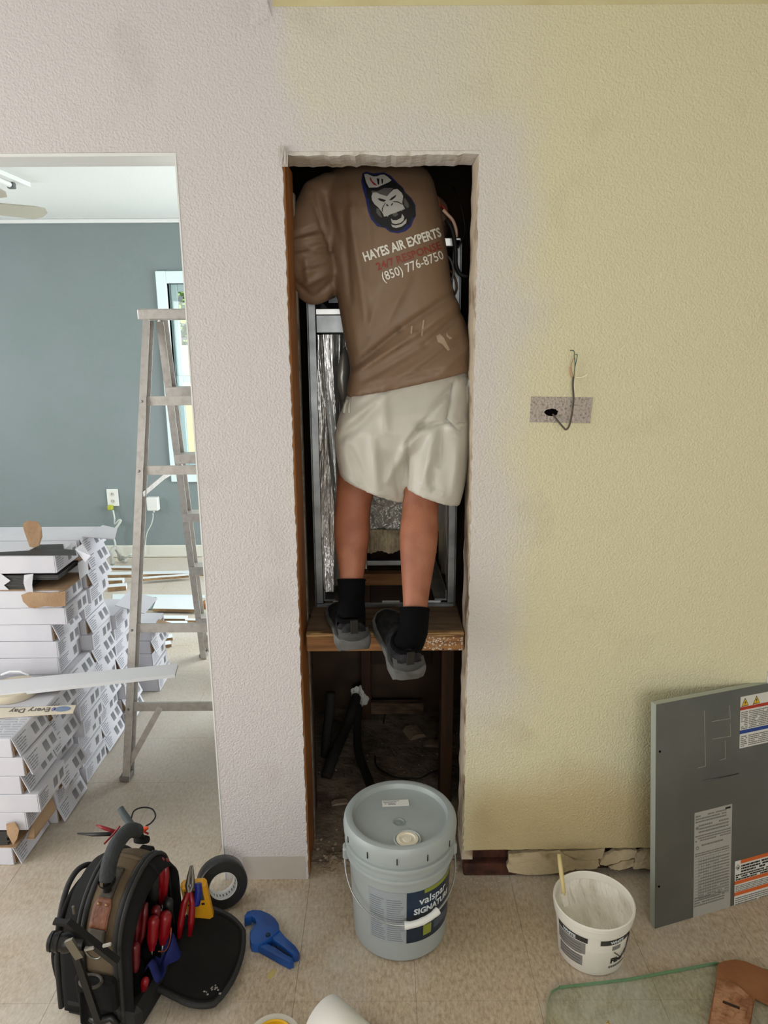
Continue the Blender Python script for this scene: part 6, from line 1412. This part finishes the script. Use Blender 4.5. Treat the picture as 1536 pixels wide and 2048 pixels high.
offcut('reddish brown offcut at the edge of the doorway', (406, 1213), (424, 1200), .05, .03, .002, M_STUD)
offcut('thin offcut to the right of the ladder leg', (372, 1240), (425, 1241), .03, .010, .002)
bd = thing('white_board', 'large white board lying flat behind the ladder', 'board', (-1.3, 4.1, 0))
q = [on(305, 1217, .03), on(315, 1194, .03), on(392, 1193, .03), on(398, 1219, .03)]
MB().add(q + [p - Vector((0, 0, .018)) for p in q], [(0,1,2,3), (7,6,5,4), (0,4,5,1), (1,5,6,2), (2,6,7,3), (3,7,4,0)]).build('board', M_BRD, bd, world=True)
MB().bar(q[0] - Vector((0, .001, .009)), q[3] - Vector((0, .001, .009)), .002, .017).build('raw_edge', M_RAW, bd, world=True)
gq = [on(282, 1217, .01), on(290, 1195, .01), on(313, 1194, .01), on(303, 1217, .01)]
tag(MB().add(gq + [p - Vector((0, 0, .006)) for p in gq], [(0,1,2,3), (7,6,5,4), (0,4,5,1), (1,5,6,2), (2,6,7,3), (3,7,4,0)]).build('mirror_piece', mat('mirror_green', rgb(178, 206, 208), .12, .3)), 'pale greenish glass piece lying beside the white board', 'glass')
sh = [on(225, 1205, .003), on(225, 1188, .003), on(425, 1190, .003), on(425, 1196, .003), on(316, 1195, .003), on(286, 1203, .003)]
tag(MB().add(sh + [p - Vector((0, 0, .002)) for p in sh], [tuple(range(6)), tuple(reversed(range(6, 12)))] + [(i, i+6, (i+1) % 6+6, (i+1) % 6) for i in range(6)]).build('thin_sheet', mat('sheet_white', rgb(220, 232, 234), .4)), 'thin white sheet lying flat on the far floor', 'sheet')

# ---- outlet, adapter, cords on the far wall
ol = thing('wall_outlet', 'white double wall outlet on the blue grey wall', 'outlet', at(226, 995, BW-.003))
oc = at(226, 995, BW-.0005); M_PLATE = mat('outlet_white', rgb(226, 228, 222), .4)
MB().box(oc.x-.042, oc.x+.042, BW-.008, BW-.0005, oc.z-.064, oc.z+.064, bev=.003).build('cover_plate', M_PLATE, ol, world=True)
for dz in (.026, -.026):
    f_ = MB().lathe([(.0, .0025), (.016, .002), (.0175, 0)], 20, Matrix.Translation((oc.x, BW-.008, oc.z+dz)) @ Matrix.Rotation(R(90), 4, 'X')).build('receptacle', mat('outlet_ivory', rgb(206, 206, 196), .4), ol, smooth=40, world=True)
    for dx in (-.006, .006): MB().box(oc.x+dx-.0014, oc.x+dx+.0014, BW-.0112, BW-.0104, oc.z+dz-.002, oc.z+dz+.008).build('slot', P_BLACK, f_, world=True)
yp = thing('yellow_plug', 'yellow plug hanging just below the wall outlet', 'plug', at(221, 1014, BW-.03))
pc = at(221, 1015, BW-.02); MB().box(pc.x-.018, pc.x+.018, BW-.04, BW-.002, pc.z-.018, pc.z+.018, bev=.006).build('plug_body', mat('plug_yellow', rgb(176, 180, 60), .5), yp, world=True)
M_CORD = mat('white_cord', rgb(206, 212, 204), .5)
cable('plug_cord', None, [at(226, 1020, BW-.03), at(229, 1035, BW-.03), at(230, 1048, BW-.035), at(238, 1040, BW-.04), at(242, 1042, BW-.04), at(232, 1058, BW-.05), at(224, 1070, BW-.05)], .006, M_CORD, parent=yp)
cable('extension_cord', 'looped white cord hanging to the floor below the outlet', [at(242, 1040, BW-.06), at(236, 1050, BW-.06), at(226, 1066, BW-.06), at(230, 1085, BW-.06), at(233, 1100, BW-.06), at(240, 1110, BW-.10), at(252, 1115, BW-.2), at(262, 1108, BW-.25)], .007, M_CORD)
cable('grey_hose', 'flat grey hose loop on the floor behind the cartons', [on(225, 1128, .02), on(222, 1105, .12), on(230, 1096, .14), on(238, 1106, .10), on(240, 1118, .03), on(252, 1122, .02)], .016, mat('hose_grey', rgb(176, 176, 168), .6), 'hose')
ad = thing('power_adapter', 'white square adapter plugged into the wall behind the ladder', 'adapter', at(305, 1008, BW-.02))
ac = at(306, 1007, BW-.03); MB().box(ac.x-.042, ac.x+.042, BW-.05, BW-.001, ac.z-.052, ac.z+.048, bev=.006).build('case', M_PLATE, ad, world=True)
MB().box(ac.x-.006, ac.x+.006, BW-.03, BW-.018, ac.z-.068, ac.z-.0525, bev=.002).build('strain_relief', M_PLATE, ad, world=True)
cable('adapter_cord', None, [at(306, 1026, BW-.024), at(306, 1036, BW-.03), at(302, 1050, BW-.03), at(294, 1066, BW-.03), at(291, 1086, BW-.03), at(290, 1108, BW-.03)], .0035, M_CORD, parent=ad)

# ---- ceiling fan and light strip
fan = thing('ceiling_fan', 'beige ceiling fan in the second room, blade tips in view', 'ceiling fan', (-1.85, 3.09, CEIL))
M_BLADE = mat('fan_blade', rgb(176, 174, 160), .5); M_FANM = mat('fan_metal', rgb(190, 188, 178), .4, .3)
MB().lathe([(0, 0), (.06, 0), (.065, -.02), (.02, -.04), (.012, -.045), (.012, -.16), (.04, -.165), (.10, -.18), (.11, -.21), (.10, -.25), (.05, -.27), (0, -.275)], 36).build('motor', M_FANM, fan, smooth=40)
for k in range(5):
    a = R(45 + 72*k); Mk = Matrix.Rotation(a, 4, 'Z') @ Matrix.Translation((0, 0, -.232)) @ Matrix.Rotation(R(-16), 4, 'X')
    poly = [(.16, -.045), (.44, -.062), (.485, -.052), (.505, -.02), (.50, .03), (.47, .058), (.16, .048)]
    n = len(poly); MB().add([Mk @ Vector((x, y, .003)) for x, y in poly] + [Mk @ Vector((x, y, -.003)) for x, y in poly], [tuple(range(n)), tuple(reversed(range(n, 2*n)))] + [(i, i+n, (i+1) % n+n, (i+1) % n) for i in range(n)]).build('blade', M_BLADE, fan)
    MB().bar(Mk @ Vector((.09, 0, -.006)), Mk @ Vector((.22, 0, -.006)), .03, .005).build('blade_iron', M_FANM, fan)
ls = thing('strip_light', 'white ceiling strip light fitting near the fan', 'light', (-1.80, 3.6, CEIL))
MB().bar((-1.812, 3.98, CEIL-.012), (-1.80, 3.10, CEIL-.012), .05, .022).build('housing', M_WHITE, ls, world=True)
MB().tube([(-1.828, 3.84, CEIL-.036), (-1.815, 3.16, CEIL-.036)], .013, 12).build('tube', mat('lamp_tube', rgb(232, 234, 232), .3), ls, smooth=40, world=True)
MB().box(-1.845, -1.81, 3.845, 3.875, CEIL-.052, CEIL-.0235, bev=.004).build('end_holder', mat('holder_dark', rgb(96, 100, 100), .5), ls, world=True)
